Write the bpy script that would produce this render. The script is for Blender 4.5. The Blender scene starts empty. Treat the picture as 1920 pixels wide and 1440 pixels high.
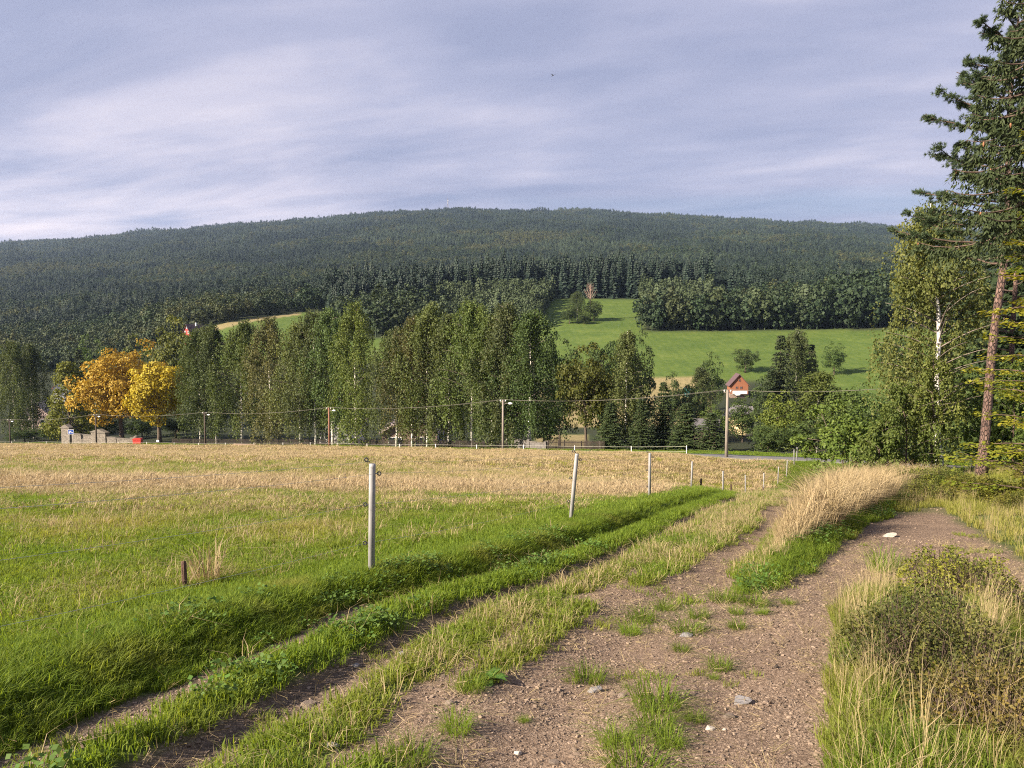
import bpy, bmesh, math, random
import numpy as np
from mathutils import Vector, Matrix

# ------------------------------------------------------------------ camera, sky, sun, exposure
sc = bpy.context.scene
COL = sc.collection
EYE = 1.65
cam_d = bpy.data.cameras.new('camera'); cam = bpy.data.objects.new('camera', cam_d); COL.objects.link(cam)
cam_d.sensor_width = 36.0; cam_d.lens = 1478 / 1920 * 36.0
cam_d.clip_start = 0.05; cam_d.clip_end = 20000
cam.location = (0, 0, EYE); cam.rotation_euler = (math.radians(90 - 3.87), 0, 0)
sc.camera = cam

SUN_V = Vector((-0.82, -0.42, 0.50)).normalized()
sun_el = math.asin(SUN_V.z); sun_az = math.atan2(SUN_V.x, SUN_V.y)
sd = bpy.data.lights.new('sun', 'SUN'); sd.energy = 5.0; sd.angle = math.radians(1.2); sd.color = (1.0, 0.87, 0.70)
so = bpy.data.objects.new('sun', sd); COL.objects.link(so)
so.rotation_euler = SUN_V.to_track_quat('Z', 'Y').to_euler(); so.location = (-60, -40, 60)

sc.view_settings.view_transform = 'Standard'; sc.view_settings.look = 'None'
sc.view_settings.exposure = 1.58; sc.view_settings.gamma = 1.0
sc.view_settings.use_curve_mapping = False
cy = sc.cycles
cy.max_bounces = 5; cy.diffuse_bounces = 3; cy.glossy_bounces = 2; cy.transmission_bounces = 3
cy.transparent_max_bounces = 4; cy.volume_bounces = 0
cy.use_denoising = False
cy.pixel_filter_type = 'BLACKMAN_HARRIS'; cy.filter_width = 1.1
try:
    cy.denoiser = 'OPENIMAGEDENOISE'; cy.denoising_input_passes = 'RGB_ALBEDO_NORMAL'
except Exception:
    pass

def N(nt, typ, x=0, y=0, **kw):
    n = nt.nodes.new(typ); n.location = (x, y)
    for k, v in kw.items():
        if k.startswith('i_'):
            n.inputs[k[2:].replace('_', ' ')].default_value = v
        elif k[0] == 'n' and k[1:].isdigit():
            n.inputs[int(k[1:])].default_value = v
        else:
            setattr(n, k, v)
    return n

def ramp(nt, fac, stops):
    r = nt.nodes.new('ShaderNodeValToRGB'); e = r.color_ramp.elements
    while len(e) > 1: e.remove(e[-1])
    for i, (p, c) in enumerate(stops):
        el = e[0] if i == 0 else e.new(p)
        el.position = p
        el.color = tuple(c) + (1,) if len(c) == 3 else tuple(c)
    nt.links.new(fac, r.inputs[0]); return r.outputs[0]

def mixc(nt, fac, a, b, mode='MIX'):
    m = nt.nodes.new('ShaderNodeMix'); m.data_type = 'RGBA'; m.blend_type = mode; m.clamp_factor = True
    for s, v in ((m.inputs[0], fac), (m.inputs[6], a), (m.inputs[7], b)):
        if hasattr(v, 'links') or isinstance(v, bpy.types.NodeSocket): nt.links.new(v, s)
        elif isinstance(v, (int, float)): s.default_value = v
        else: s.default_value = tuple(v) + ((1,) if len(v) == 3 else ())
    return m.outputs[2]

def mth(nt, op, a, b=0.0, c=None, clamp=False):
    m = nt.nodes.new('ShaderNodeMath'); m.operation = op; m.use_clamp = clamp
    for i, v in enumerate((a, b) if c is None else (a, b, c)):
        if isinstance(v, bpy.types.NodeSocket): nt.links.new(v, m.inputs[i])
        else: m.inputs[i].default_value = v
    return m.outputs[0]

# world: clear sky behind a thin, almost closed layer of stratus
w = bpy.data.worlds.new('World'); sc.world = w; w.use_nodes = True
nt = w.node_tree; nt.nodes.clear()
out = N(nt, 'ShaderNodeOutputWorld'); bg = N(nt, 'ShaderNodeBackground')
sky = N(nt, 'ShaderNodeTexSky', sky_type='NISHITA', sun_disc=False, sun_elevation=sun_el, sun_rotation=sun_az)
sky.altitude = 500; sky.air_density = 1.0; sky.dust_density = 1.0
skys = mixc(nt, 1.0, sky.outputs[0], (0.07, 0.07, 0.07), 'MULTIPLY')
tc = N(nt, 'ShaderNodeTexCoord')
sep = N(nt, 'ShaderNodeSeparateXYZ'); nt.links.new(tc.outputs['Generated'], sep.inputs[0])
zc = mth(nt, 'MAXIMUM', sep.outputs[2], 0.0)
den = mth(nt, 'ADD', zc, 0.11)
cu = mth(nt, 'DIVIDE', sep.outputs[0], den); cv = mth(nt, 'DIVIDE', sep.outputs[1], den)
# the bands of the cloud layer run a little askew of the view
ca, sa = math.cos(-0.30), math.sin(-0.30)
ru = mth(nt, 'ADD', mth(nt, 'MULTIPLY', cu, ca), mth(nt, 'MULTIPLY', cv, sa))
rv = mth(nt, 'SUBTRACT', mth(nt, 'MULTIPLY', cv, ca), mth(nt, 'MULTIPLY', cu, sa))
cmb = N(nt, 'ShaderNodeCombineXYZ')
nt.links.new(mth(nt, 'MULTIPLY', ru, 0.46), cmb.inputs[0]); nt.links.new(rv, cmb.inputs[1]); cmb.inputs[2].default_value = 3.7
n1 = N(nt, 'ShaderNodeTexNoise', i_Scale=0.70, i_Detail=6.0, i_Roughness=0.50, i_Distortion=0.2); nt.links.new(cmb.outputs[0], n1.inputs['Vector'])
n2 = N(nt, 'ShaderNodeTexNoise', i_Scale=1.9, i_Detail=8.0, i_Roughness=0.55, i_Distortion=0.3); nt.links.new(cmb.outputs[0], n2.inputs['Vector'])
cl = mth(nt, 'ADD', mth(nt, 'MULTIPLY', n1.outputs[0], 0.62), mth(nt, 'MULTIPLY', n2.outputs[0], 0.38))
ccol = ramp(nt, cl, [(0.36, (0.140, 0.156, 0.236)), (0.45, (0.168, 0.182, 0.264)), (0.52, (0.212, 0.220, 0.300)), (0.57, (0.272, 0.268, 0.336)), (0.65, (0.37, 0.345, 0.385))])
# thinner, brighter towards the horizon and the low sun's side
hz = mth(nt, 'POWER', mth(nt, 'SUBTRACT', 1.0, zc, clamp=True), 9.0)
sx = N(nt, 'ShaderNodeVectorMath', operation='DOT_PRODUCT'); nt.links.new(tc.outputs['Generated'], sx.inputs[0])
sx.inputs[1].default_value = tuple(SUN_V)
sunside = mth(nt, 'MULTIPLY_ADD', sx.outputs['Value'], 0.5, 0.5, clamp=True)
glow = mth(nt, 'MULTIPLY', hz, mth(nt, 'MULTIPLY_ADD', mth(nt, 'POWER', sunside, 1.6), 2.4, 0.06), clamp=True)
gcol = mixc(nt, mth(nt, 'MULTIPLY', mth(nt, 'MULTIPLY', glow, 1.5), mth(nt, 'MULTIPLY_ADD', n2.outputs[0], 3.4, -1.2, clamp=True), clamp=True), ccol, (0.56, 0.47, 0.475))
thin = ramp(nt, n1.outputs[0], [(0.32, (0.80,) * 3), (0.44, (0.97,) * 3)])
allc = mixc(nt, thin, skys, gcol)
nt.links.new(allc, bg.inputs[0]); bg.inputs[1].default_value = 0.75
nt.links.new(bg.outputs[0], out.inputs[0])

# ------------------------------------------------------------------ helpers
R = np.random.default_rng(11)

def hash2(ix, iy, seed):
    h = (ix.astype(np.int64) * 374761393 + iy.astype(np.int64) * 668265263 + seed * 1442695041) & 0xFFFFFFFF
    h = ((h ^ (h >> 13)) * 1274126177) & 0xFFFFFFFF
    h = (h ^ (h >> 16)) & 0xFFFFFFFF
    return h / 4294967295.0

def vnoise(x, y, s, seed=0):
    x = np.asarray(x, float) / s; y = np.asarray(y, float) / s
    ix = np.floor(x); iy = np.floor(y); fx = x - ix; fy = y - iy
    fx = fx * fx * (3 - 2 * fx); fy = fy * fy * (3 - 2 * fy)
    a = hash2(ix, iy, seed); b = hash2(ix + 1, iy, seed); c = hash2(ix, iy + 1, seed); d = hash2(ix + 1, iy + 1, seed)
    return (a * (1 - fx) + b * fx) * (1 - fy) + (c * (1 - fx) + d * fx) * fy

def fbm(x, y, s, seed=0, o=3):
    r = 0; a = 0.55
    for i in range(o):
        r = r + a * vnoise(x, y, s / 2 ** i, seed + i * 17); a *= 0.5
    return r

def sstep(a, b, x):
    t = np.clip((np.asarray(x, float) - a) / (b - a), 0, 1); return t * t * (3 - 2 * t)

class MB:
    """collects triangles and quads of one mesh, with a per-vertex 'tint'"""
    def __init__(s): s.V = []; s.T = []; s.Q = []; s.C = []; s.n = 0
    def add(s, V, T=None, Q=None, c=0.5):
        V = np.asarray(V, float).reshape(-1, 3)
        if T is not None and len(T): s.T.append(np.asarray(T, int).reshape(-1, 3) + s.n)
        if Q is not None and len(Q): s.Q.append(np.asarray(Q, int).reshape(-1, 4) + s.n)
        s.V.append(V); s.C.append(np.full(len(V), c) if np.isscalar(c) else np.asarray(c, float)); s.n += len(V)
    def tube(s, P, rad, sides=6, c=0.5, cap=True):
        P = np.asarray(P, float); k = len(P); rad = np.broadcast_to(np.asarray(rad, float), (k,))
        d = np.gradient(P, axis=0); d /= np.linalg.norm(d, axis=1)[:, None] + 1e-9
        ref = np.where(np.abs(d[:, 2:3]) > 0.9, np.array([[1., 0, 0]]), np.array([[0, 0, 1.]]))
        if np.abs(d[:, 2]).max() > 0.9 and np.abs(d[:, 2]).min() < 0.9: ref = np.broadcast_to(np.array([[0.31, 0.95, 0.05]]), d.shape)
        a = np.cross(d, ref); a /= np.linalg.norm(a, axis=1)[:, None] + 1e-9
        b = np.cross(d, a)
        th = np.arange(sides) * 2 * math.pi / sides
        ring = P[:, None, :] + rad[:, None, None] * (a[:, None, :] * np.cos(th)[None, :, None] + b[:, None, :] * np.sin(th)[None, :, None])
        i = np.arange(k - 1)[:, None] * sides; j = np.arange(sides)[None, :]; j2 = (j + 1) % sides
        Q = np.stack([i + j, i + j2, i + sides + j2, i + sides + j], -1).reshape(-1, 4)
        V = ring.reshape(-1, 3)
        T = []
        if cap:
            V = np.vstack([V, P[-1], P[0]]); e = k * sides
            T = [[(k - 1) * sides + q, (k - 1) * sides + (q + 1) % sides, e] for q in range(sides)] + [[(q + 1) % sides, q, e + 1] for q in range(sides)]
        s.add(V, T, Q, c); return s
    def box(s, cx, cy_, cz, sx_, sy_, sz_, rot=0.0, c=0.5):
        v = np.array([[x, y, z] for x in (-.5, .5) for y in (-.5, .5) for z in (-.5, .5)]) * (sx_, sy_, sz_)
        cr, sr = math.cos(rot), math.sin(rot)
        v = np.stack([v[:, 0] * cr - v[:, 1] * sr + cx, v[:, 0] * sr + v[:, 1] * cr + cy_, v[:, 2] + cz], -1)
        s.add(v, None, [[0, 1, 3, 2], [4, 6, 7, 5], [0, 4, 5, 1], [2, 3, 7, 6], [0, 2, 6, 4], [1, 5, 7, 3]], c); return s
    def prism(s, poly, axis_from, axis_to, c=0.5):
        """poly: list of (x,z); extruded along y"""
        n = len(poly); V = [[p[0], axis_from, p[1]] for p in poly] + [[p[0], axis_to, p[1]] for p in poly]
        T = []; Q = [[i, (i + 1) % n, n + (i + 1) % n, n + i] for i in range(n)]
        for i in range(1, n - 1): T += [[0, i + 1, i], [n, n + i, n + i + 1]]
        s.add(V, T, Q, c); return s
    def leaves(s, P, U, W, c):
        """diamond leaves: P base (n,3), U length vector (n,3), W half width vector (n,3)"""
        n = len(P); V = np.empty((n, 4, 3)); V[:, 0] = P; V[:, 1] = P + U * 0.45 + W; V[:, 2] = P + U; V[:, 3] = P + U * 0.45 - W
        s.add(V.reshape(-1, 3), None, np.arange(n * 4).reshape(-1, 4), np.repeat(np.broadcast_to(c, (n,)), 4)); return s
    def mesh(s, name, mat, smooth=False, attrs=None):
        me = bpy.data.meshes.new(name)
        V = np.concatenate(s.V); T = np.concatenate(s.T) if s.T else np.zeros((0, 3), int); Q = np.concatenate(s.Q) if s.Q else np.zeros((0, 4), int)
        me.vertices.add(len(V)); me.vertices.foreach_set('co', V.astype(np.float32).ravel())
        me.loops.add(T.size + Q.size); me.loops.foreach_set('vertex_index', np.concatenate([T.ravel(), Q.ravel()]).astype(np.int32))
        me.polygons.add(len(T) + len(Q))
        ls = np.concatenate([np.arange(len(T)) * 3, T.size + np.arange(len(Q)) * 4]).astype(np.int32)
        me.polygons.foreach_set('loop_start', ls)
        me.polygons.foreach_set('use_smooth', np.full(len(ls), bool(smooth)))
        me.update(calc_edges=True)
        a = me.attributes.new('tint', 'FLOAT', 'POINT'); a.data.foreach_set('value', np.concatenate(s.C).astype(np.float32))
        if mat is not None: me.materials.append(mat)
        return me
    def obj(s, name, mat, parent=None, smooth=False, loc=None):
        o = bpy.data.objects.new(name, s.mesh(name, mat, smooth)); COL.objects.link(o)
        if parent is not None: o.parent = parent
        if loc is not None: o.location = loc
        return o

def tag(o, label=None, cat=None, group=None, kind=None):
    if label: o['label'] = label
    if cat: o['category'] = cat
    if group: o['group'] = group
    if kind: o['kind'] = kind
    return o

def empty(name, loc, rz=0.0, label=None, cat=None, group=None):
    o = bpy.data.objects.new(name, None); COL.objects.link(o); o.location = loc; o.rotation_euler = (0, 0, rz)
    o.empty_display_size = 0.3
    return tag(o, label, cat, group)

def part(name, me, parent, loc=(0, 0, 0), rot=(0, 0, 0)):
    o = bpy.data.objects.new(name, me); COL.objects.link(o); o.parent = parent; o.location = loc; o.rotation_euler = rot
    return o

# ------------------------------------------------------------------ materials
def new_mat(name):
    m = bpy.data.materials.new(name); m.use_nodes = True; t = m.node_tree; t.nodes.clear()
    o = N(t, 'ShaderNodeOutputMaterial', 600, 0); return m, t, o

def leaf_mat(name, A, B, trans=0.35, C=None, Cinst=None, rough=0.65, spec=0.25, tcol=(1.25, 1.2, 0.55), objcol=True):
    """leaf colour between A and B by the leaf's own tint, drifting to Cinst by the instance's tint"""
    m, t, o = new_mat(name)
    at = N(t, 'ShaderNodeAttribute', attribute_name='tint')
    col = mixc(t, at.outputs['Fac'], A, B)
    if Cinst is not None:
        ai = N(t, 'ShaderNodeAttribute', attribute_name='itint', attribute_type='INSTANCER')
        col = mixc(t, ai.outputs['Fac'], col, Cinst)
    oi = N(t, 'ShaderNodeObjectInfo')
    if objcol: col = mixc(t, 1.0, col, oi.outputs['Color'], 'MULTIPLY')
    v = mth(t, 'MULTIPLY_ADD', oi.outputs['Random'], 0.36, 0.82)
    hs = N(t, 'ShaderNodeHueSaturation'); t.links.new(col, hs.inputs['Color']); t.links.new(v, hs.inputs['Value'])
    p = N(t, 'ShaderNodeBsdfPrincipled'); t.links.new(hs.outputs[0], p.inputs['Base Color'])
    p.inputs['Roughness'].default_value = rough; p.inputs['Specular IOR Level'].default_value = spec
    tr = N(t, 'ShaderNodeBsdfTranslucent'); t.links.new(mixc(t, 1.0, hs.outputs[0], tcol, 'MULTIPLY'), tr.inputs[0])
    mx = N(t, 'ShaderNodeMixShader'); mx.inputs[0].default_value = trans
    t.links.new(p.outputs[0], mx.inputs[1]); t.links.new(tr.outputs[0], mx.inputs[2]); t.links.new(mx.outputs[0], o.inputs[0])
    return m

def solid(name, A, B=None, scale=8.0, rough=0.8, spec=0.3, bump=0.0, metallic=0.0, stretch=(1, 1, 1), detail=5.0, inst_var=0.0, contrast=(0.35, 0.65)):
    """A to B mottled by noise in object space"""
    m, t, o = new_mat(name)
    p = N(t, 'ShaderNodeBsdfPrincipled'); p.inputs['Roughness'].default_value = rough; p.inputs['Specular IOR Level'].default_value = spec; p.inputs['Metallic'].default_value = metallic
    tc_ = N(t, 'ShaderNodeTexCoord'); mp = N(t, 'ShaderNodeMapping'); mp.inputs['Scale'].default_value = stretch
    t.links.new(tc_.outputs['Object'], mp.inputs[0])
    nz = N(t, 'ShaderNodeTexNoise', i_Scale=scale, i_Detail=detail, i_Roughness=0.62); t.links.new(mp.outputs[0], nz.inputs['Vector'])
    col = ramp(t, nz.outputs[0], [(contrast[0], A), (contrast[1], B or A)])
    if inst_var:
        oi = N(t, 'ShaderNodeObjectInfo'); hs = N(t, 'ShaderNodeHueSaturation'); t.links.new(col, hs.inputs['Color'])
        t.links.new(mth(t, 'MULTIPLY_ADD', oi.outputs['Random'], inst_var, 1 - inst_var * 0.5), hs.inputs['Value']); col = hs.outputs[0]
    t.links.new(col, p.inputs['Base Color'])
    if bump:
        b = N(t, 'ShaderNodeBump'); b.inputs['Strength'].default_value = bump; b.inputs['Distance'].default_value = 0.05
        t.links.new(nz.outputs[0], b.inputs['Height']); t.links.new(b.outputs[0], p.inputs['Normal'])
    t.links.new(p.outputs[0], o.inputs[0]); return m

M = {}
M['grass'] = leaf_mat('grass', (0.095, 0.160, 0.016), (0.215, 0.280, 0.032), 0.50, Cinst=(0.31, 0.29, 0.075), objcol=False)
M['dry'] = leaf_mat('dry_grass', (0.33, 0.245, 0.135), (0.48, 0.375, 0.225), 0.30, Cinst=(0.28, 0.235, 0.105), tcol=(1.0, 0.9, 0.65), objcol=False)
M['weed'] = leaf_mat('weed_leaf', (0.050, 0.115, 0.016), (0.115, 0.20, 0.035), 0.30, Cinst=(0.10, 0.13, 0.03), objcol=False)
M['birch'] = leaf_mat('birch_leaf', (0.058, 0.078, 0.025), (0.120, 0.135, 0.046), 0.30)
M['oak'] = leaf_mat('tree_leaf', (0.050, 0.076, 0.023), (0.102, 0.128, 0.038), 0.28)
M['orange'] = leaf_mat('orange_leaf', (0.33, 0.215, 0.026), (0.47, 0.335, 0.042), 0.30, tcol=(1.2, 1.0, 0.6))
M['yellow'] = leaf_mat('yellow_leaf', (0.27, 0.215, 0.018), (0.40, 0.335, 0.030), 0.32, tcol=(1.2, 1.0, 0.5))
M['cone'] = leaf_mat('cone_leaf', (0.085, 0.105, 0.022), (0.16, 0.165, 0.030), 0.28)
M['spruce'] = leaf_mat('spruce_needles', (0.030, 0.046, 0.020), (0.058, 0.075, 0.030), 0.10, rough=0.7)
M['pine'] = leaf_mat('pine_needles', (0.035, 0.060, 0.027), (0.068, 0.096, 0.042), 0.12, rough=0.6)
M['beech'] = leaf_mat('beech_leaf', (0.13, 0.17, 0.018), (0.30, 0.27, 0.030), 0.42)
M['bigbirch'] = leaf_mat('near_birch_leaf', (0.075, 0.095, 0.023), (0.165, 0.172, 0.046), 0.32)
M['bilberry'] = leaf_mat('bilberry_leaf', (0.040, 0.055, 0.017), (0.145, 0.14, 0.042), 0.25)
M['fyoung'] = leaf_mat('young_needles', (0.032, 0.051, 0.022), (0.054, 0.074, 0.032), 0.10, Cinst=(0.074, 0.094, 0.040), objcol=False)
M['fspruce'] = leaf_mat('forest_needles', (0.010, 0.021, 0.014), (0.021, 0.036, 0.022), 0.08, Cinst=(0.046, 0.068, 0.034), objcol=False)
M['fdecid'] = leaf_mat('forest_leaf', (0.020, 0.039, 0.017), (0.040, 0.062, 0.026), 0.15, Cinst=(0.085, 0.090, 0.032), objcol=False)
M['bark'] = solid('bark', (0.055, 0.042, 0.032), (0.14, 0.11, 0.085), 6, 0.9, 0.2, 0.6, stretch=(4, 4, 0.8))
M['birchbark'] = solid('birch_bark', (0.06, 0.055, 0.05), (0.66, 0.62, 0.56), 1.6, 0.7, 0.3, 0.2, stretch=(1.2, 1.2, 1.6), contrast=(0.36, 0.47))
M['wire'] = solid('wire', (0.50, 0.48, 0.40), (0.62, 0.6, 0.5), 4, 0.6)
M['cable'] = solid('cable', (0.12, 0.11, 0.09), (0.17, 0.155, 0.13), 2, 0.7)
M['black'] = solid('black_plastic', (0.018, 0.018, 0.02), (0.035, 0.035, 0.038), 9, 0.45)
M['post'] = solid('grey_post', (0.24, 0.235, 0.24), (0.34, 0.33, 0.335), 14, 0.5, 0.4, 0.05, stretch=(1, 1, .25))
M['whitepost'] = solid('pale_post', (0.55, 0.53, 0.49), (0.72, 0.70, 0.66), 6, 0.6)
M['stake'] = solid('old_stake', (0.055, 0.038, 0.030), (0.15, 0.085, 0.065), 22, 0.9, 0.2, 0.5, stretch=(3, 3, 0.6))
M['stone'] = solid('stone', (0.15, 0.115, 0.09), (0.29, 0.23, 0.185), 18, 0.9, 0.2, 0.5, inst_var=0.5)
M['slate'] = solid('slate', (0.13, 0.125, 0.13), (0.23, 0.215, 0.215), 14, 0.8, 0.3, 0.3)
M['palestone'] = solid('pale_stone', (0.34, 0.29, 0.23), (0.55, 0.49, 0.42), 20, 0.85, 0.3, 0.3)
M['pebble'] = solid('gravel', (0.125, 0.09, 0.066), (0.245, 0.185, 0.138), 30, 0.9, 0.2, inst_var=0.9)
M['asphalt'] = solid('asphalt', (0.11, 0.105, 0.103), (0.155, 0.148, 0.145), 0.6, 0.85, 0.3)

# ------------------------------------------------------------------ terrain
SL = 0.135                                   # fall of the slope towards the road
CREST = np.array([(-6.4, -2), (-4.6, 2.0), (-3.72, 4.23), (-3.43, 5.13), (-3.02, 6.15), (-2.43, 7.65), (-1.56, 8.71), (-.44, 10.58), (1.02, 13.48), (2.93, 17.78),
                  (4.75, 21.75), (7.9, 31), (11, 38), (13.6, 43), (16.3, 48), (19, 53), (22, 58.5), (24, 64)], float)
YK = [2, 4, 8, 12, 18, 25, 45]
def crest_x(y): return np.interp(y, CREST[:, 1], CREST[:, 0])
def off(y, v): return crest_x(y) + np.interp(y, YK, v)
def foot_x(y): return off(y, [1.30, 1.20, .88, .72, .65, .65, .8])
def strip2_x(y): return off(y, [1.88, 1.78, 1.58, 1.2, 1.05, 1.0, 1.2])
def rut2_x(y): return off(y, [2.35, 2.2, 2.05, 1.6, 1.45, 1.4, 1.6])
def s3a_x(y): return off(y, [2.90, 2.72, 2.64, 2.1, 1.95, 1.9, 2.1])
def s3b_x(y): return off(y, [3.4, 3.25, 3.2, 2.75, 2.6, 2.5, 2.7])
WL = np.array([(2.3, 7.9), (2.52, 8.29), (3.12, 9.86), (4.28, 12.46), (6.16, 16.33), (8.53, 21.49), (12.2, 29), (17, 38)], float)
WR = np.array([(2.35, 7.8), (2.7, 8.15), (3.45, 9.27), (4.65, 11.27), (6.5, 14.35), (8.53, 17.53), (11.0, 21.49), (15.5, 28), (24, 38)], float)
def wl(y): return np.interp(y, WL[:, 1], WL[:, 0])
def wr(y): return np.interp(y, WR[:, 1], WR[:, 0])
BL = np.array([(1.45, 2.0), (1.50, 3.0), (1.62, 3.76), (2.0, 4.59), (2.5, 5.74), (3.12, 7.15), (3.9, 8.4)], float)
BR = np.array([(2.1, 2.0), (2.3, 3.0), (2.6, 3.76), (3.05, 4.59), (3.7, 5.74), (4.5, 7.15), (4.9, 8.4)], float)
def bl(y): return np.interp(y, BL[:, 1], BL[:, 0])
def br(y): return np.interp(y, BR[:, 1], BR[:, 0])
ROAD = np.array([(46, 27), (36, 33), (30.5, 39), (27.6, 48), (26.2, 58), (24.3, 67), (20.5, 75.5), (10, 85.5), (-1, 95.5), (-28.4, 122), (-55, 140), (-80.5, 152), (-113, 174), (-150, 196), (-200, 222)], float)
def road_dist(x, y):
    best = np.full(np.shape(x), 1e9); zy = np.zeros(np.shape(x))
    for (ax, ay), (bx, by) in zip(ROAD[:-1], ROAD[1:]):
        dx, dy = bx - ax, by - ay; t = np.clip(((x - ax) * dx + (y - ay) * dy) / (dx * dx + dy * dy), 0, 1)
        d = np.hypot(x - ax - t * dx, y - ay - t * dy); k = d < best
        best = np.where(k, d, best); zy = np.where(k, ay + t * dy, zy)
    return best, zy

# height of the valley and the hills beyond, as the slope angle seen over the valley per bearing and distance
PXC = np.array([-700, 0, 200, 350, 500, 650, 900, 1100, 1300, 1500, 1700, 2600], float)
DC = np.array([45, 60, 75, 85, 95, 105, 120, 135, 150, 170, 190, 220, 250, 275, 300, 340, 400, 450, 520, 600, 800, 1000, 1300, 1500, 2000, 2500, 3000, 3500, 4200], float)
pl = 819.5 + 2439 / DC
def colrow(edge, pts):
    r = pl.copy(); d = [p[0] for p in pts]; v = [p[1] for p in pts]
    e0 = 819.5 + 2439 / edge
    rr = np.interp(np.log(DC), np.log([edge] + d), [e0] + v)
    return np.where(DC <= edge, pl, rr)
TAB = np.stack([
    colrow(205, [(260, 800), (350, 735), (500, 672), (740, 625), (1000, 598), (1500, 556), (2000, 530), (2700, 505), (3500, 490), (4200, 530)]),
    colrow(192, [(260, 800), (350, 720), (500, 655), (740, 605), (1000, 575), (1500, 532), (2000, 504), (2700, 478), (3500, 460), (4200, 500)]),
    colrow(172, [(260, 800), (350, 715), (500, 640), (740, 590), (1000, 562), (1500, 520), (2000, 490), (2700, 464), (3500, 447), (4200, 490)]),
    colrow(152, [(250, 780), (345, 640), (400, 600), (450, 588), (600, 580), (1000, 548), (1500, 510), (2000, 478), (2700, 450), (3500, 434), (4200, 470)]),
    colrow(140, [(200, 812), (300, 670), (345, 632), (400, 598), (450, 578), (600, 568), (1000, 538), (1500, 498), (2000, 464), (2700, 437), (3500, 421), (4200, 460)]),
    colrow(130, [(200, 812), (300, 680), (345, 640), (400, 606), (450, 580), (600, 560), (1000, 525), (1500, 484), (2000, 450), (2700, 424), (3500, 408), (4200, 450)]),
    colrow(112, [(150, 838), (200, 812), (280, 690), (345, 625), (400, 590), (450, 562), (600, 540), (1000, 515), (1500, 476), (2000, 442), (2700, 412), (3500, 397), (4200, 440)]),
    colrow(100, [(150, 848), (200, 812), (250, 735), (275, 695), (340, 622), (400, 585), (450, 557), (600, 535), (1000, 512), (1500, 474), (2000, 442), (2700, 414), (3500, 400), (4200, 440)]),
    colrow(88, [(105, 862), (150, 852), (200, 805), (250, 728), (275, 690), (340, 622), (400, 590), (450, 562), (600, 540), (1000, 510), (1500, 474), (2000, 447), (2700, 424), (3500, 411), (4200, 450)]),
    colrow(80, [(100, 866), (150, 850), (200, 800), (250, 722), (275, 685), (340, 620), (400, 590), (450, 564), (600, 540), (1000, 508), (1500, 476), (2000, 454), (2700, 434), (3500, 422), (4200, 460)]),
    colrow(70, [(90, 872), (150, 845), (200, 790), (250, 715), (275, 680), (340, 612), (400, 588), (450, 566), (600, 545), (1000, 510), (1500, 482), (2000, 462), (2700, 444), (3500, 434), (4200, 470)]),
    colrow(60, [(90, 872), (150, 845), (200, 790), (250, 715), (340, 612), (450, 580), (600, 560), (1000, 535), (1500, 515), (2700, 490), (3500, 480), (4200, 500)])])
GD = np.exp(np.linspace(np.log(45), np.log(4200), 240)); GP = np.linspace(-700, 2600, 240)
G0 = np.stack([np.interp(np.log(GD), np.log(DC), r) for r in TAB])
G0 = np.stack([np.interp(GP, PXC, G0[:, j]) for j in range(len(GD))], 1)          # (px, d)
def blur(A, s, ax):
    k = np.exp(-0.5 * (np.arange(-3 * s, 3 * s + 1) / s) ** 2); k /= k.sum()
    pad = [(0, 0), (0, 0)]; pad[ax] = (3 * s, 3 * s); B = np.pad(A, pad, mode='edge')
    return np.apply_along_axis(lambda v: np.convolve(v, k, 'valid'), ax, B)
G0 = blur(blur(G0, 4, 0), 3, 1)
def far_z(x, y):
    y = np.maximum(y, 45.0); px = np.clip(960 + 1478 * x / y, -700, 2599)
    i = (px + 700) / 3300 * 239; j = np.clip((np.log(y) - np.log(45)) / (np.log(4200) - np.log(45)) * 239, 0, 238.999)
    i = np.clip(i, 0, 238.999); i0 = i.astype(int); j0 = j.astype(int); fi = i - i0; fj = j - j0
    r = (G0[i0, j0] * (1 - fi) + G0[i0 + 1, j0] * fi) * (1 - fj) + (G0[i0, j0 + 1] * (1 - fi) + G0[i0 + 1, j0 + 1] * fi) * fj
    return EYE - (r - 620) / 1478 * y * 1.0

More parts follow.
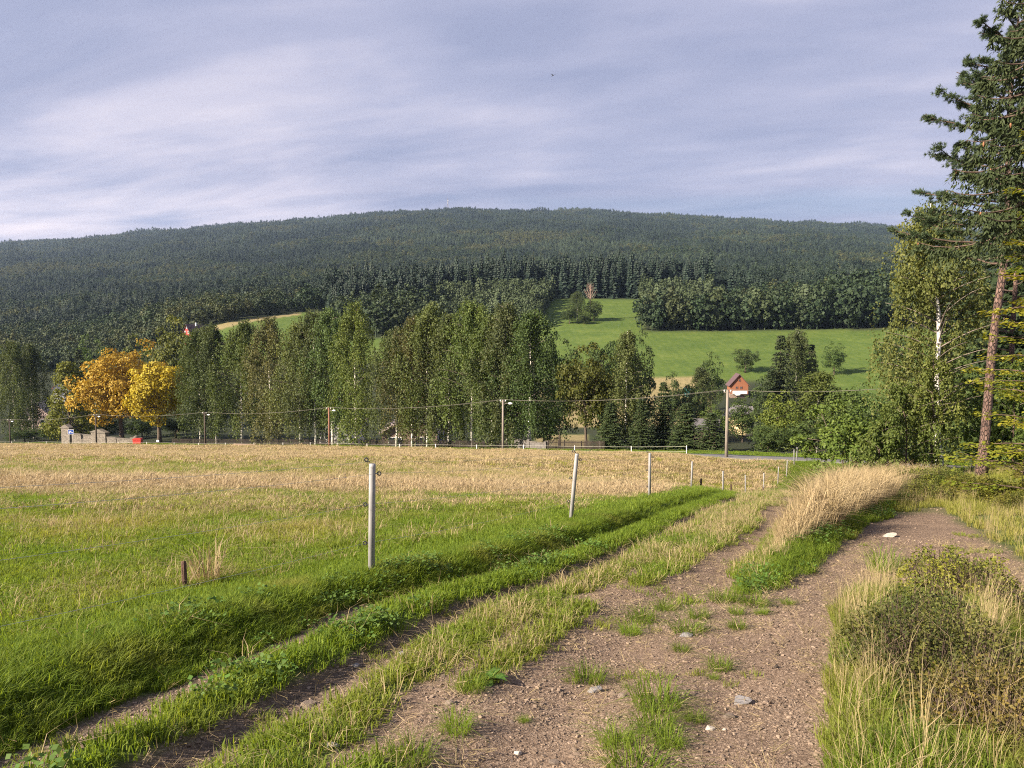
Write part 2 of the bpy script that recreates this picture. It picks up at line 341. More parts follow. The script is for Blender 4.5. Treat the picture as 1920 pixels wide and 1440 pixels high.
def H(x, y):
    x = np.asarray(x, float); y = np.asarray(y, float)
    z = -SL * y
    c, fo, s2, r2, a3, b3 = crest_x(y), foot_x(y), strip2_x(y), rut2_x(y), s3a_x(y), s3b_x(y)
    nearf = 1 - sstep(26, 42, y)
    bank = 0.09 + 0.04 * np.exp(-((x - c) / 0.6) ** 2)
    z = z + nearf * np.where(x < c, bank, bank + (-0.05 - bank) * sstep(c + (fo - c) * .35, fo, x) + 0.05 * sstep(fo, fo + .5, x))
    z = z + (1 - nearf) * 0.12 * (1 - sstep(c - 1, c + 2, x))
    z = z + nearf * (0.05 * np.exp(-((x - s2) / .22) ** 2) - 0.07 * np.exp(-((x - r2) / .22) ** 2) + 0.04 * np.exp(-((x - a3) / .3) ** 2) + 0.04 * np.exp(-((x - b3) / .3) ** 2))
    rut3 = b3 + 0.75
    z = z - nearf * 0.05 * np.exp(-((x - rut3) / .3) ** 2)
    wm = sstep(wl(y) - .3, wl(y) + .5, x) * (1 - sstep(wr(y) - .5, wr(y) + .3, x)) * sstep(7.5, 9.5, y)
    z = z + 0.16 * wm * (1 - sstep(30, 40, y))
    bm = sstep(bl(y) - .2, bl(y) + .3, x) * (1 - sstep(br(y) - .3, br(y) + .2, x)) * sstep(2.6, 3.6, y) * (1 - sstep(7, 8.6, y))
    z = z + 0.14 * bm
    # the bank of heath on the far right
    z = z + 0.55 * sstep(10.5, 15, x - 0.12 * y) * sstep(11, 17, y) * (1 - sstep(24, 32, y))
    # dip of ground around the lower end of the fence
    dx, dy = x - 15.3, y - 47.0; al = dx * .45 + dy * .893; pe = dx * .893 - dy * .45
    z = z - 1.95 * np.exp(-(np.where(al < 0, al / 17.5, al / 18.0)) ** 2 - (np.where(pe > 0, pe / 5.5, pe / 11.0)) ** 2)
    # unevenness
    z = z + (fbm(x, y, 1.3, 3) - .5) * 0.07 * sstep(3, 12, y + 4) + (fbm(x, y, 9, 5) - .5) * 0.30 * sstep(14, 40, y) * (1 - .8 * np.exp(-(pe / 6) ** 2))
    z = z + (fbm(x, y, .30, 9, 2) - .45) * 0.035 * (1 - sstep(10, 20, y))
    f = sstep(62, 84, y)
    z = z * (1 - f) + (far_z(x, y) + (fbm(x, y, 14, 6) - .5) * .6 + (fbm(x, y, 110, 8) - .5) * np.clip(y - 500, 0, 1500) * .03) * f
    d, zy = road_dist(x, y)
    rz = -SL * zy - 0.25 - 0.10
    k = 1 - sstep(3.2, 7.0, d)
    return z * (1 - k) + rz * k
def h1(x, y): return float(H(np.array([x]), np.array([y]))[0])

def px_of(x, y): return 960 + 1478 * x / np.maximum(y, 1)
def wob(x, y, s, seed, a): return (fbm(x, y, s, seed, 2) - .42) * a

def soil_mask(x, y):
    """1 on bare track, 0 on grass"""
    c, fo, s2, r2, a3, b3 = crest_x(y), foot_x(y), strip2_x(y), rut2_x(y), s3a_x(y), s3b_x(y)
    n = wob(x, y, .8, 21, .7)
    q = x + n * .5
    m = sstep(fo - .12, fo + .05, q)                                                # right of the bank's foot
    def strip(cx, hw, seed, cut):                                                   # grassy strip
        nn = fbm(x, y, 1.4, seed, 2); g = hw * np.clip((nn - cut) * 3.2, 0, 1.25)
        return np.where(g > .04, 1 - sstep(g * .75, g + .08, np.abs(x - cx)), 0)
    farw = np.interp(y, [6, 14, 22], [1, 1.15, 1.5])
    m = m * (1 - strip(s2, .18 * farw, 31, .12)) * (1 - strip(a3, .24 * farw, 33, .18)) * (1 - strip(b3, .28 * farw, 35, .27 - .12 * sstep(6, 12, y)))
    m = m * (1 - strip(b3 + .95, .20 * farw, 37, .40) * sstep(6, 9, y))
    wg = sstep(wl(y) - .15, wl(y) + .1, x + n * .4) * (1 - sstep(wr(y) - .05, wr(y) + .2, x + n * .4)) * sstep(7.9, 8.6, y)
    m = m * (1 - wg)
    bgm = sstep(bl(y) - .1, bl(y) + .12, x + n * .3) * (1 - sstep(br(y) - .1, br(y) + .15, x + n * .3)) * (1 - sstep(7.6, 8.6, y))
    m = m * (1 - bgm)
    # right border of the right-hand path
    rb = np.interp(y, [2, 4, 6, 8, 10, 12, 15, 18, 22], [4.2, 4.6, 5.2, 6.0, 6.6, 7.4, 8.6, 10.0, 11.6])
    m = m * (1 - sstep(rb - .2, rb + .3, x + n * .8) * sstep(8.4, 9.6, y))
    m = m * (1 - sstep(15.5, 20.5, y + n * 6 + (x - wr(y) - 1.2) * -.8) * sstep(wl(y), wl(y) + 1, x))                # right path ends in the heath
    m = m * (1 - sstep(20, 27, y))
    return m

def dry_frac(x, y):
    px = px_of(x, y); y0 = y; y = y + (fbm(x, y, 4.5, 46) - .48) * np.interp(y, [5, 20, 60], [1, 5, 9]) + (fbm(x, y, .8, 47) - .48) * 2.0
    v = np.interp(y, [0, 6, 9, 13, 17, 20.5, 23, 27, 30, 36, 46, 56, 75, 200], [.02, .05, .12, .18, .20, .26, .70, .92, .60, .44, .66, .80, .84, .82])
    v = v - .22 * sstep(0, -14, x) * sstep(28, 33, y) * (1 - sstep(46, 60, y))
    v = v + (fbm(x, y, 3.5, 41) - .48) * .75 + (fbm(x, y, .9, 43) - .48) * .5
    bandy = (y - 23.5 - (fbm(x, y, 6, 44) - .5) * 3)
    d = crest_x(y0) - x
    v = v * sstep(.3, 1.8, d)                                                       # lush strip by the fence
    return np.clip(v, 0, 1)

def meadow_mask(x, y):
    px = px_of(x, y)
    right = (px > 1015) & (px < 2100) & (y > 258) & (y < 341 + 6 * np.sin(x * .02)) & (px > 1015 - 0 * y)
    gap = (px > 1035 + (450 - y) * 0.0 - (452 - y) * .28) & (px < 1205) & (y >= 330) & (y < 452)
    left = (px > 372) & (px < 640) & (y > 300) & (y < np.interp(px, [372, 640], [380, 458]))
    low = (px > 640) & (px <= 1040) & (y > 300) & (y < 352)
    gard = (px > 1005) & (px < 1100) & (y > 118) & (y < 190)
    low2 = (px > 1450) & (px < 1760) & (y > 205) & (y < 262)
    return (right | gap | left | low | gard | low2).astype(float)

rows = np.geomspace(1.0, 4180.0, 580) - 4.0
cols = np.linspace(-1.0, 1.0, 340)
XX = (cols[None, :] * (rows + 4)[:, None]); YY = np.broadcast_to(rows[:, None], XX.shape).copy()
ZZ = H(XX, YY)
nr, nc = XX.shape
tv = np.stack([XX, YY, ZZ], -1).reshape(-1, 3)
a_soil = soil_mask(XX, YY).ravel(); a_dry = dry_frac(XX, YY).ravel(); a_mead = meadow_mask(XX, YY)
k3 = np.pad(a_mead, 1, mode='edge'); a_mead = ((k3[:-2, 1:-1] + k3[2:, 1:-1] + k3[1:-1, :-2] + k3[1:-1, 2:] + 2 * k3[1:-1, 1:-1]) / 6).ravel()
pxg = px_of(XX, YY)
brown = ((pxg > 360) & (pxg < 565) & (YY > np.interp(pxg, [372, 640], [362, 449])) & (YY < np.interp(pxg, [372, 640], [380, 458]))) | ((pxg > 1010) & (pxg < 1330) & (YY > 200) & (YY < 266)) | ((pxg > 1005) & (pxg < 1100) & (YY > 130) & (YY < 190))
a_brown = brown.astype(float).ravel()
rd, _ = road_dist(XX, YY); a_field = ((YY < 45) | ((rd > 4) & (far_z(XX, YY) > -9e9) & (YY < 205) & (XX < np.interp(YY, ROAD[::1, 1][3:], ROAD[:, 0][3:])))).astype(float).ravel()
a_mud = np.clip(.95 * np.exp(-((XX - rut2_x(YY)) / .24) ** 2) + .8 * np.exp(-((XX - foot_x(YY) - .1) / .2) ** 2), 0, 1).ravel()
lush = ((rd < 6.5) & (YY > 40)).astype(float).ravel()

def ground_mat():
    m, t, o = new_mat('ground')
    p = N(t, 'ShaderNodeBsdfPrincipled'); p.inputs['Roughness'].default_value = 0.95; p.inputs['Specular IOR Level'].default_value = 0.15
    geo = N(t, 'ShaderNodeNewGeometry')
    def at(n): return N(t, 'ShaderNodeAttribute', attribute_name=n).outputs['Fac']
    def nz(s, d=6.0, r=.6):
        n = N(t, 'ShaderNodeTexNoise', i_Scale=s, i_Detail=d, i_Roughness=r); t.links.new(geo.outputs['Position'], n.inputs['Vector']); return n.outputs[0]
    nA, nB, nC, nD = nz(1.1), nz(9.0), nz(60.0, 4.0, .7), nz(.06, 9.0, .68)
    grass = ramp(t, nB, [(.35, (.045, .075, .014)), (.6, (.10, .14, .028)), (.75, (.16, .16, .05))])
    dryc = ramp(t, nB, [(.3, (.20, .155, .065)), (.6, (.40, .29, .14)), (.75, (.47, .35, .18))])
    vo = N(t, 'ShaderNodeTexVoronoi', i_Scale=75.0); t.links.new(geo.outputs['Position'], vo.inputs['Vector'])
    vs = N(t, 'ShaderNodeSeparateColor'); t.links.new(vo.outputs['Color'], vs.inputs[0])
    vo2 = N(t, 'ShaderNodeTexVoronoi', i_Scale=165.0); t.links.new(geo.outputs['Position'], vo2.inputs['Vector'])
    vs2 = N(t, 'ShaderNodeSeparateColor'); t.links.new(vo2.outputs['Color'], vs2.inputs[0])
    chip = mth(t, 'ADD', mth(t, 'MULTIPLY', vs.outputs[0], .55), mth(t, 'MULTIPLY', vs2.outputs[0], .45))
    soil = ramp(t, mth(t, 'ADD', mth(t, 'MULTIPLY', chip, .6), mth(t, 'MULTIPLY', nC, .4)), [(.20, (.085, .057, .040)), (.38, (.20, .137, .094)), (.58, (.325, .230, .163)), (.80, (.50, .39, .29))])
    soil2 = mixc(t, ramp(t, nA, [(.38, (0,) * 3), (.68, (.75,) * 3)]), soil, ramp(t, chip, [(.2, (.11, .076, .055)), (.8, (.31, .22, .16))]))
    forest = ramp(t, nD, [(.3, (.018, .026, .014)), (.7, (.04, .045, .024))])
    nE = nz(.35, 8.0, .7)
    wv_ = N(t, 'ShaderNodeTexWave', i_Scale=.11, i_Distortion=3.0, i_Detail=2.0); t.links.new(geo.outputs['Position'], wv_.inputs['Vector'])
    mead_mottle = ramp(t, mth(t, 'ADD', mth(t, 'MULTIPLY', nD, .5), mth(t, 'ADD', mth(t, 'MULTIPLY', nE, .42), mth(t, 'MULTIPLY', wv_.outputs[1], .03))), [(.40, (.048, .088, .015)), (.5, (.078, .120, .021)), (.60, (.118, .152, .033))])  # meadow green mottled by noise with faint mowing bands
    mead = mixc(t, ramp(t, nA, [(.35, (0,) * 3), (.75, (.6,) * 3)]), mead_mottle, (.100, .128, .032))
    brownc = ramp(t, nA, [(.3, (.16, .135, .06)), (.7, (.30, .24, .12))])
    base = mixc(t, at('dry'), grass, dryc)
    base = mixc(t, at('field'), forest, base)
    base = mixc(t, at('meadow'), base, mead)
    base = mixc(t, at('brown'), base, brownc)
    base = mixc(t, at('lush'), base, ramp(t, nA, [(.3, (.06, .115, .02)), (.7, (.12, .18, .04))]))
    soil2 = mixc(t, at('mud'), soil2, ramp(t, chip, [(.2, (.075, .055, .042)), (.8, (.19, .145, .11))]))
    base = mixc(t, at('soil'), base, soil2)
    t.links.new(base, p.inputs['Base Color'])
    b = N(t, 'ShaderNodeBump'); b.inputs['Strength'].default_value = 0.9; b.inputs['Distance'].default_value = 0.03
    t.links.new(mth(t, 'ADD', mth(t, 'ADD', nC, mth(t, 'MULTIPLY', chip, .7)), mth(t, 'MULTIPLY', nB, .8)), b.inputs['Height']); t.links.new(b.outputs[0], p.inputs['Normal'])
    t.links.new(p.outputs[0], o.inputs[0]); return m
M['ground'] = ground_mat()
idx = np.arange(nr * nc).reshape(nr, nc)
FQ = np.stack([idx[:-1, :-1], idx[:-1, 1:], idx[1:, 1:], idx[1:, :-1]], -1).reshape(-1, 4)
fx = (XX[:-1, :-1] + XX[1:, 1:]).ravel() / 2; fy = (YY[:-1, :-1] + YY[1:, 1:]).ravel() / 2
fsoil = a_soil[FQ].mean(1); fmead = a_mead[FQ].mean(1); ffield = a_field[FQ].mean(1)
cls = np.full(len(FQ), 5)
cls[fy < 600] = 4                                    # valley floor
cls[(ffield > .5)] = 0                               # pasture
cls[(fx > foot_x(fy)) & (fy < 45)] = 2               # verge and heath right of the fence
cls[(fsoil > .5) & (fy < 45)] = 1                    # dirt track
cls[(fmead > .5)] = 3                                # far meadows
for ci, nm in enumerate(['pasture', 'dirt_track', 'verge', 'meadow', 'valley_ground', 'hillside']):
    q = FQ[cls == ci]
    if not len(q): continue
    u, inv = np.unique(q, return_inverse=True)
    mb = MB(); mb.add(tv[u], None, inv.reshape(-1, 4))
    ob = mb.obj(nm, M['ground'], smooth=True); tag(ob, kind='structure')
    for an, arr in (('soil', a_soil), ('dry', a_dry), ('meadow', a_mead), ('field', a_field), ('brown', a_brown), ('lush', lush), ('mud', a_mud)):
        at_ = ob.data.attributes.new(an, 'FLOAT', 'POINT'); at_.data.foreach_set('value', arr[u].astype(np.float32))

# road: a strip of worn asphalt on the levelled bed
seg = np.linspace(0, len(ROAD) - 1, 220)
rp = np.stack([np.interp(seg, np.arange(len(ROAD)), ROAD[:, 0]), np.interp(seg, np.arange(len(ROAD)), ROAD[:, 1])], -1)
for _ in range(6): rp[1:-1] = (rp[:-2] + 2 * rp[1:-1] + rp[2:]) / 4
tg = np.gradient(rp, axis=0); tg /= np.linalg.norm(tg, axis=1)[:, None]; nm2 = np.stack([-tg[:, 1], tg[:, 0]], -1)
mb = MB(); prof = [(-2.0, -.25), (-1.95, .04), (-1, .07), (0, .085), (1, .07), (1.95, .04), (2.0, -.25)]
RV = np.stack([np.stack([rp[:, 0] + nm2[:, 0] * o_, rp[:, 1] + nm2[:, 1] * o_, -SL * rp[:, 1] - .35 + .03 + z_], -1) for o_, z_ in prof], 1)
n_, k_ = RV.shape[:2]; ii = np.arange(n_ * k_).reshape(n_, k_)
mb.add(RV.reshape(-1, 3), None, np.stack([ii[:-1, :-1], ii[:-1, 1:], ii[1:, 1:], ii[1:, :-1]], -1).reshape(-1, 4))
tag(mb.obj('road', M['asphalt'], smooth=True), kind='structure')

# ------------------------------------------------------------------ scattering (grass, gravel, distant woods)
def scatter(name, protos, P, scl, rz, itint=None, tilt=None, label=None, cat=None, pick=None):
    """one object: prototype meshes instanced on points"""
    n = len(P); me = bpy.data.meshes.new(name)
    me.vertices.add(n); me.vertices.foreach_set('co', np.asarray(P, np.float32).ravel())
    rot = np.zeros((n, 3), np.float32); rot[:, 2] = rz
    if tilt is not None: rot[:, 0] = tilt
    scl = np.asarray(scl, np.float32); scl = np.repeat(scl[:, None], 3, 1) if scl.ndim == 1 else scl
    pick = R.integers(0, len(protos), n) if pick is None else pick
    for nm_, ty, key, arr in (('rot', 'FLOAT_VECTOR', 'vector', rot), ('scl', 'FLOAT_VECTOR', 'vector', scl), ('itint', 'FLOAT', 'value', np.zeros(n) if itint is None else itint), ('pick', 'INT', 'value', pick)):
        a = me.attributes.new(nm_, ty, 'POINT'); a.data.foreach_set(key, np.asarray(arr, np.int32 if ty == 'INT' else np.float32).ravel())
    ob = bpy.data.objects.new(name, me); COL.objects.link(ob)
    g = bpy.data.node_groups.new(name, 'GeometryNodeTree')
    g.interface.new_socket('Geometry', in_out='INPUT', socket_type='NodeSocketGeometry'); g.interface.new_socket('Geometry', in_out='OUTPUT', socket_type='NodeSocketGeometry')
    gi = g.nodes.new('NodeGroupInput'); go = g.nodes.new('NodeGroupOutput')
    jn = g.nodes.new('GeometryNodeJoinGeometry')
    for pm in protos:
        po = bpy.data.objects.new(name + '_source', pm)
        oi = g.nodes.new('GeometryNodeObjectInfo'); oi.inputs['Object'].default_value = po; oi.inputs['As Instance'].default_value = True
        g.links.new(oi.outputs['Geometry'], jn.inputs[0])
    ip = g.nodes.new('GeometryNodeInstanceOnPoints'); ip.inputs['Pick Instance'].default_value = True
    def na(nm_, ty):
        x = g.nodes.new('GeometryNodeInputNamedAttribute'); x.data_type = ty; x.inputs[0].default_value = nm_
        return [o_ for o_ in x.outputs if o_.enabled and o_.name == 'Attribute'][0]
    g.links.new(gi.outputs[0], ip.inputs['Points']); g.links.new(jn.outputs[0], ip.inputs['Instance'])
    g.links.new(na('pick', 'INT'), ip.inputs['Instance Index'])
    g.links.new(na('rot', 'FLOAT_VECTOR'), ip.inputs['Rotation']); g.links.new(na('scl', 'FLOAT_VECTOR'), ip.inputs['Scale'])
    g.links.new(ip.outputs[0], go.inputs[0])
    md = ob.modifiers.new('scatter', 'NODES'); md.node_group = g
    tag(ob, label, cat, kind='stuff'); return ob

def blades(n, h, spread, lean, width, seed, curl=.35, hv=.5):
    r = np.random.default_rng(seed); mb = MB()
    a = r.uniform(0, 2 * math.pi, n); rad = spread * np.sqrt(r.random(n)); b = np.stack([rad * np.cos(a), rad * np.sin(a), np.full(n, -.02 * h)], -1)
    hh = h * r.uniform(1 - hv, 1.1, n); la = a + r.normal(0, .8, n); ln = np.abs(r.normal(lean, lean * .5, n))
    d = np.stack([np.cos(la), np.sin(la), np.zeros(n)], -1); up = np.array([0, 0, 1.])
    m_ = b + d * (hh * ln * .35)[:, None] + up * (hh * .6)[:, None]
    tp = b + d * (hh * (ln + curl * ln))[:, None] + up * (hh * np.clip(1 - .35 * ln, .35, 1))[:, None]
    wa = la + r.normal(math.pi / 2, .7, n); wv = np.stack([np.cos(wa), np.sin(wa), np.zeros(n)], -1) * (width * r.uniform(.6, 1.2, n))[:, None]
    V = np.stack([b - wv, b + wv, m_ - wv * .8, m_ + wv * .8, tp], 1).reshape(-1, 3); i = (np.arange(n) * 5)[:, None]
    T = np.concatenate([i + [[0, 1, 3]], i + [[0, 3, 2]], i + [[2, 3, 4]]])
    mb.add(V, T, None, np.repeat(r.random(n), 5)); return mb

# ------------------------------------------------------------------ tree shapes
def unit(v): return v / (np.linalg.norm(v, axis=-1, keepdims=True) + 1e-9)

def trunk_path(r, Hh, wob_, k=9, lean=(0, 0)):
    t = np.linspace(0, 1, k); p = np.stack([np.cumsum(r.normal(0, wob_, k)) * t, np.cumsum(r.normal(0, wob_, k)) * t, t * Hh], -1)
    p[:, 0] += lean[0] * t; p[:, 1] += lean[1] * t; p[0, 2] = -.4; return p

SH_LIMB = {}; M['limb'] = solid('birch_limb', (.10, .08, .065), (.22, .18, .15), 4, .9)
def birch(seed, Hh=20., Wd=7.5, nl=40, ns=11, nf=24, leaf=(.42, .135), low=.02, mat='birch', rb=.17, barkm='birchbark', path=None, dr=.13, gap=0.0):
    r = np.random.default_rng(seed); tr = MB(); cr = MB(); lb = MB()
    p = trunk_path(r, Hh * .96, .10) if path is None else path
    tr.tube(p, np.interp(np.linspace(0, 1, len(p)), [0, .05, .5, 1], [rb * 1.35, rb, rb * .6, .02]), 8)
    az = r.uniform(0, 6.28)
    P = []; U = []; C = []
    for i in range(nl):
        t = (i + r.random()) / nl; hs = Hh * (low + .06 + (.90 - low) * t); az += 2.4 + r.normal(0, .4)
        s = np.array([np.interp(hs, p[:, 2], p[:, 0]), np.interp(hs, p[:, 2], p[:, 1]), hs])
        env = math.sin(math.pi * min(1, (t * .89 + .11)) ** .66) ** .75
        L = Wd * .5 * (env * r.uniform(.75, 1.12) + .12)
        q = np.linspace(0, 1, 5); up = r.uniform(.45, .95)
        dirv = np.array([math.cos(az), math.sin(az)])
        lp = np.stack([s[0] + dirv[0] * L * q, s[1] + dirv[1] * L * q, s[2] + L * up * (q - .38 * q * q)], -1)
        lb.tube(lp, np.linspace(.055, .012, 5) * Hh / 20, 4, cap=False)
        ltint = r.normal(0, .13)
        if gap and t < gap and dirv[1] < -.35: continue
        for j in range(ns):
            u = r.uniform(.05, 1.0); o = np.array([np.interp(u, q, lp[:, 0]), np.interp(u, q, lp[:, 1]), np.interp(u, q, lp[:, 2])]) + r.normal(0, .028 * Hh * .6, 3) * (1, 1, .6)
            ln = Hh * dr * r.uniform(.5, 1.25) * (1.2 - .6 * t); k = nf
            w_ = np.linspace(0, 1, k) + r.normal(0, .02, k); out = r.uniform(.05, .35)
            pts = np.stack([o[0] + dirv[0] * ln * out * np.sqrt(np.clip(w_, 0, 1)), o[1] + dirv[1] * ln * out * np.sqrt(np.clip(w_, 0, 1)), o[2] + .12 * ln - ln * w_], -1)
            pts += r.normal(0, 1, (k, 3)) * (.0085 * Hh * np.array([1, 1, .7])); pts[:, 2] = np.maximum(pts[:, 2], Hh * .035)
            uu = np.stack([r.normal(0, .5, k), r.normal(0, .5, k), -np.abs(r.normal(.9, .4, k))], -1)
            P.append(pts); U.append(unit(uu)); C.append(np.clip(.45 + ltint + r.normal(0, .22, k), 0, 1))
    P = np.concatenate(P); U = np.concatenate(U); C = np.concatenate(C); n = len(P)
    Wv = unit(np.cross(U, r.normal(0, 1, (n, 3)))); sz = r.uniform(.65, 1.25, n)[:, None]
    cr.leaves(P, U * leaf[0] * sz, Wv * leaf[1] * sz, C)
    SH_LIMB[seed] = lb.mesh('limbs', M['limb'], True)
    return tr.mesh('trunk', M[barkm], True), cr.mesh('crown', M[mat]), Hh, Wd, SH_LIMB[seed]

def oak(seed, Hh=18., Wd=13., ncl=110, nl=62, leaf=(.50, .20), mat='oak', low=.16, shape='round', rb=.32, barkm='bark', clr=.10):
    r = np.random.default_rng(seed); tr = MB(); cr = MB()
    p = trunk_path(r, Hh * .62, .14, 7)
    tr.tube(p, np.interp(np.linspace(0, 1, 7), [0, .08, 1], [rb * 1.4, rb, rb * .3]), 8)
    P = []; U = []; Wv = []; C = []
    cz = Hh * (low + 1) / 2; rz = Hh * (1 - low) / 2
    lobes = r.normal(0, 1, (9, 3)); lobes = unit(lobes); la = r.uniform(.06, .26, 9)
    for i in range(ncl):
        d = unit(r.normal(0, 1, 3)); d[2] = d[2] * .9 + .06; d = unit(d)
        k = (r.random() ** .45) if r.random() < .72 else r.uniform(.25, .7)
        f = .80 + sum(a * max(0, float(d @ l)) ** 4 for a, l in zip(la, lobes))
        if shape == 'cone':
            t = (i + .5) / ncl; rr = Wd * .5 * (1 - t) ** .8 * (.75 + .25 * r.random()) + .3; a = r.uniform(0, 6.28); c = np.array([math.cos(a) * rr, math.sin(a) * rr, Hh * (low + (1 - low) * t * .97)]); d = unit(np.array([math.cos(a), math.sin(a), .5]))
        else:
            c = np.array([0, 0, cz]) + d * k * f * np.array([Wd / 2, Wd / 2, rz]) * .93
        if i % 5 == 0:
            s = p[r.integers(3, 7)]; mid = (s + c) / 2 + r.normal(0, .2, 3); mid[2] -= .06 * Hh
            tr.tube([s, mid, c], [rb * .28, rb * .16, .03], 4, cap=False)
        rc = Hh * clr * r.uniform(.65, 1.25); n = int(nl * r.uniform(.7, 1.3))
        dd = unit(r.normal(0, 1, (n, 3)) + d * .75 + np.array([0, 0, .35])); q = c + dd * rc * r.uniform(.55, 1.0, (n, 1)) * np.array([1.1, 1.1, .72])
        nrm = unit(dd + r.normal(0, .55, (n, 3)) + np.array([0, 0, .25])); u = unit(np.cross(nrm, r.normal(0, 1, (n, 3))) + np.array([0, 0, -.35]))
        P.append(q); U.append(u); Wv.append(unit(np.cross(nrm, u))); C.append(np.clip(.45 + r.normal(0, .16) + r.normal(0, .2, n), 0, 1))
    P = np.concatenate(P); U = np.concatenate(U); Wv = np.concatenate(Wv); C = np.concatenate(C); sz = r.uniform(.6, 1.25, len(P))[:, None]
    P[:, 2] = np.maximum(P[:, 2], .15)
    cr.leaves(P, U * leaf[0] * sz, Wv * leaf[1] * sz, C)
    return tr.mesh('trunk', M[barkm], True), cr.mesh('crown', M[mat]), Hh, Wd

def spruce(seed, Hh=20., Wd=8., layers=30, br_=9, seg_=9, low=.03, mat='spruce', leaf=(.62, .15), barkm='bark', pw=.85, droop=.28):
    r = np.random.default_rng(seed); tr = MB(); cr = MB()
    tr.tube([[0, 0, -.4], [0, 0, Hh * .5], [0, 0, Hh]], [.0125 * Hh, .008 * Hh, .01], 6)
    P = []; U = []; C = []
    for i in range(layers):
        t = (i + r.uniform(-.3, .3)) / layers; t = max(t, 0); z = Hh * (low + (1 - low) * t); rr = Wd * .5 * max(.03, (1 - t)) ** pw * r.uniform(.82, 1.12) + .12
        nb = max(4, int(br_ * (1 - .45 * t))); a0 = r.uniform(0, 6.28)
        for j in range(nb):
            a = a0 + j * 6.283 / nb + r.normal(0, .18); L = rr * r.uniform(.72, 1.15); k = max(3, int(seg_ * (.35 + .65 * (1 - t)))) ; q = np.linspace(.12, 1, k)
            dz = -droop * L * q + .22 * L * q ** 3
            c = np.stack([np.cos(a) * L * q, np.sin(a) * L * q, z + dz], -1)
            dirv = np.array([math.cos(a), math.sin(a), -.25]); sd_ = np.array([-math.sin(a), math.cos(a), 0]); wd = .30 * L * (1.05 - q) + .1
            bt = r.normal(.42, .12)
            for sgn in (-1, 0, 1):
                pp = c + sd_ * (sgn * wd * r.uniform(.4, 1, k))[:, None] + r.normal(0, .04, (k, 3))
                uu = np.tile(dirv * .8 + sd_ * sgn * .55 + np.array([0, 0, -.45 if sgn else -.1]), (k, 1)) + r.normal(0, .2, (k, 3))
                P.append(pp); U.append(unit(uu)); C.append(np.clip(bt + r.normal(0, .18, k), 0, 1))
    P = np.concatenate(P); U = np.concatenate(U); C = np.concatenate(C); n = len(P); s_ = r.uniform(.7, 1.25, n)[:, None] * (Hh / 20)
    Wv = unit(np.cross(U, np.array([0, 0, 1.]) + r.normal(0, .5, (n, 3))))
    cr.leaves(P, U * leaf[0] * s_, Wv * leaf[1] * s_, C)
    return tr.mesh('trunk', M[barkm], True), cr.mesh('crown', M[mat]), Hh, Wd

def far_spruce(seed, Hh=22., Wd=6.5, layers=15, br_=6, mat='fspruce', pw=.8):
    r = np.random.default_rng(seed); mb = MB(); mb.tube([[0, 0, -3], [0, 0, Hh * .7]], [.28, .1], 4, .2, False)
    for i in range(layers):
        t = i / layers; z = Hh * (.10 + .90 * t); rr = Wd * .5 * (1 - t * .96) ** pw; a0 = r.uniform(0, 6.28)
        for j in range(br_):
            a = a0 + j * 6.283 / br_ + r.normal(0, .15); L = rr * r.uniform(.7, 1.2); da = .62
            tip = [math.cos(a) * L, math.sin(a) * L, z - .38 * L - .2]; b = [0, 0, z + .05 * Hh]
            l_ = [math.cos(a - da) * L * .62, math.sin(a - da) * L * .62, z - .5 * L - .2]; r_ = [math.cos(a + da) * L * .62, math.sin(a + da) * L * .62, z - .5 * L - .2]
            mb.add([b, l_, tip, r_], [[0, 1, 2], [0, 2, 3]], None, min(1, max(0, r.normal(.45, .25))))
    return mb
def far_decid(seed, Hh=16., Wd=10., ncl=36, nl=11, mat='fdecid', leaf=1.35, low=.0):
    r = np.random.default_rng(seed); mb = MB(); mb.tube([[0, 0, -3], [0, 0, Hh * .5]], [.3, .15], 4, .2, False)
    for i in range(ncl):
        d = unit(r.normal(0, 1, 3)); d[2] = abs(d[2]) * .9 + .0 if r.random() < .5 else d[2]
        c = np.array([0, 0, Hh * (low + (1 - low) * .5)]) + d * np.array([Wd * .36, Wd * .36, Hh * (1 - low) * .40]) * r.uniform(.6, 1.05)
        n = nl; dd = unit(r.normal(0, 1, (n, 3)) + d * .8 + np.array([0, 0, .4])); q = c + dd * Hh * .10 * r.uniform(.6, 1, (n, 1)); nrm = unit(dd + r.normal(0, .4, (n, 3)))
        u = unit(np.cross(nrm, r.normal(0, 1, (n, 3)))); s_ = leaf * r.uniform(.6, 1.1, (n, 1))
        mb.leaves(q - u * s_ * .5, u * s_, np.cross(nrm, u) * s_ * .45, np.clip(r.normal(.45, .12) + r.normal(0, .15, n), 0, 1))
    return mb

SH = {}
for k, lw in enumerate((.10, .15, .06, .12)): SH['birch%d' % k] = birch(100 + k, 20., 7.5, 46, 12, 36, (.27, .080), lw, dr=.17)
SH['birchs'] = birch(140, 20., 5.2, 36, 11, 32, (.27, .08), low=.10, rb=.15)
SH['oak0'] = oak(200, 18, 14, 160, 105, (.46, .19), 'orange', .10, rb=.42)
SH['oak1'] = oak(201, 18, 13, 130, 60, low=.0)
SH['oak2'] = oak(202, 16, 14, 135, 100, (.44, .19), 'yellow', .16, rb=.42)
SH['oak2g'] = oak(203, 16, 13, 120, 60, (.48, .19), low=.0)
SH['oak3'] = oak(204, 18, 13, 130, 64, (.46, .19), low=.12)
SH['cone'] = oak(205, 18, 10, 120, 60, (.5, .2), 'cone', .04, 'cone')
SH['spruce'] = spruce(210, 20, 8, 42, 11, 9)

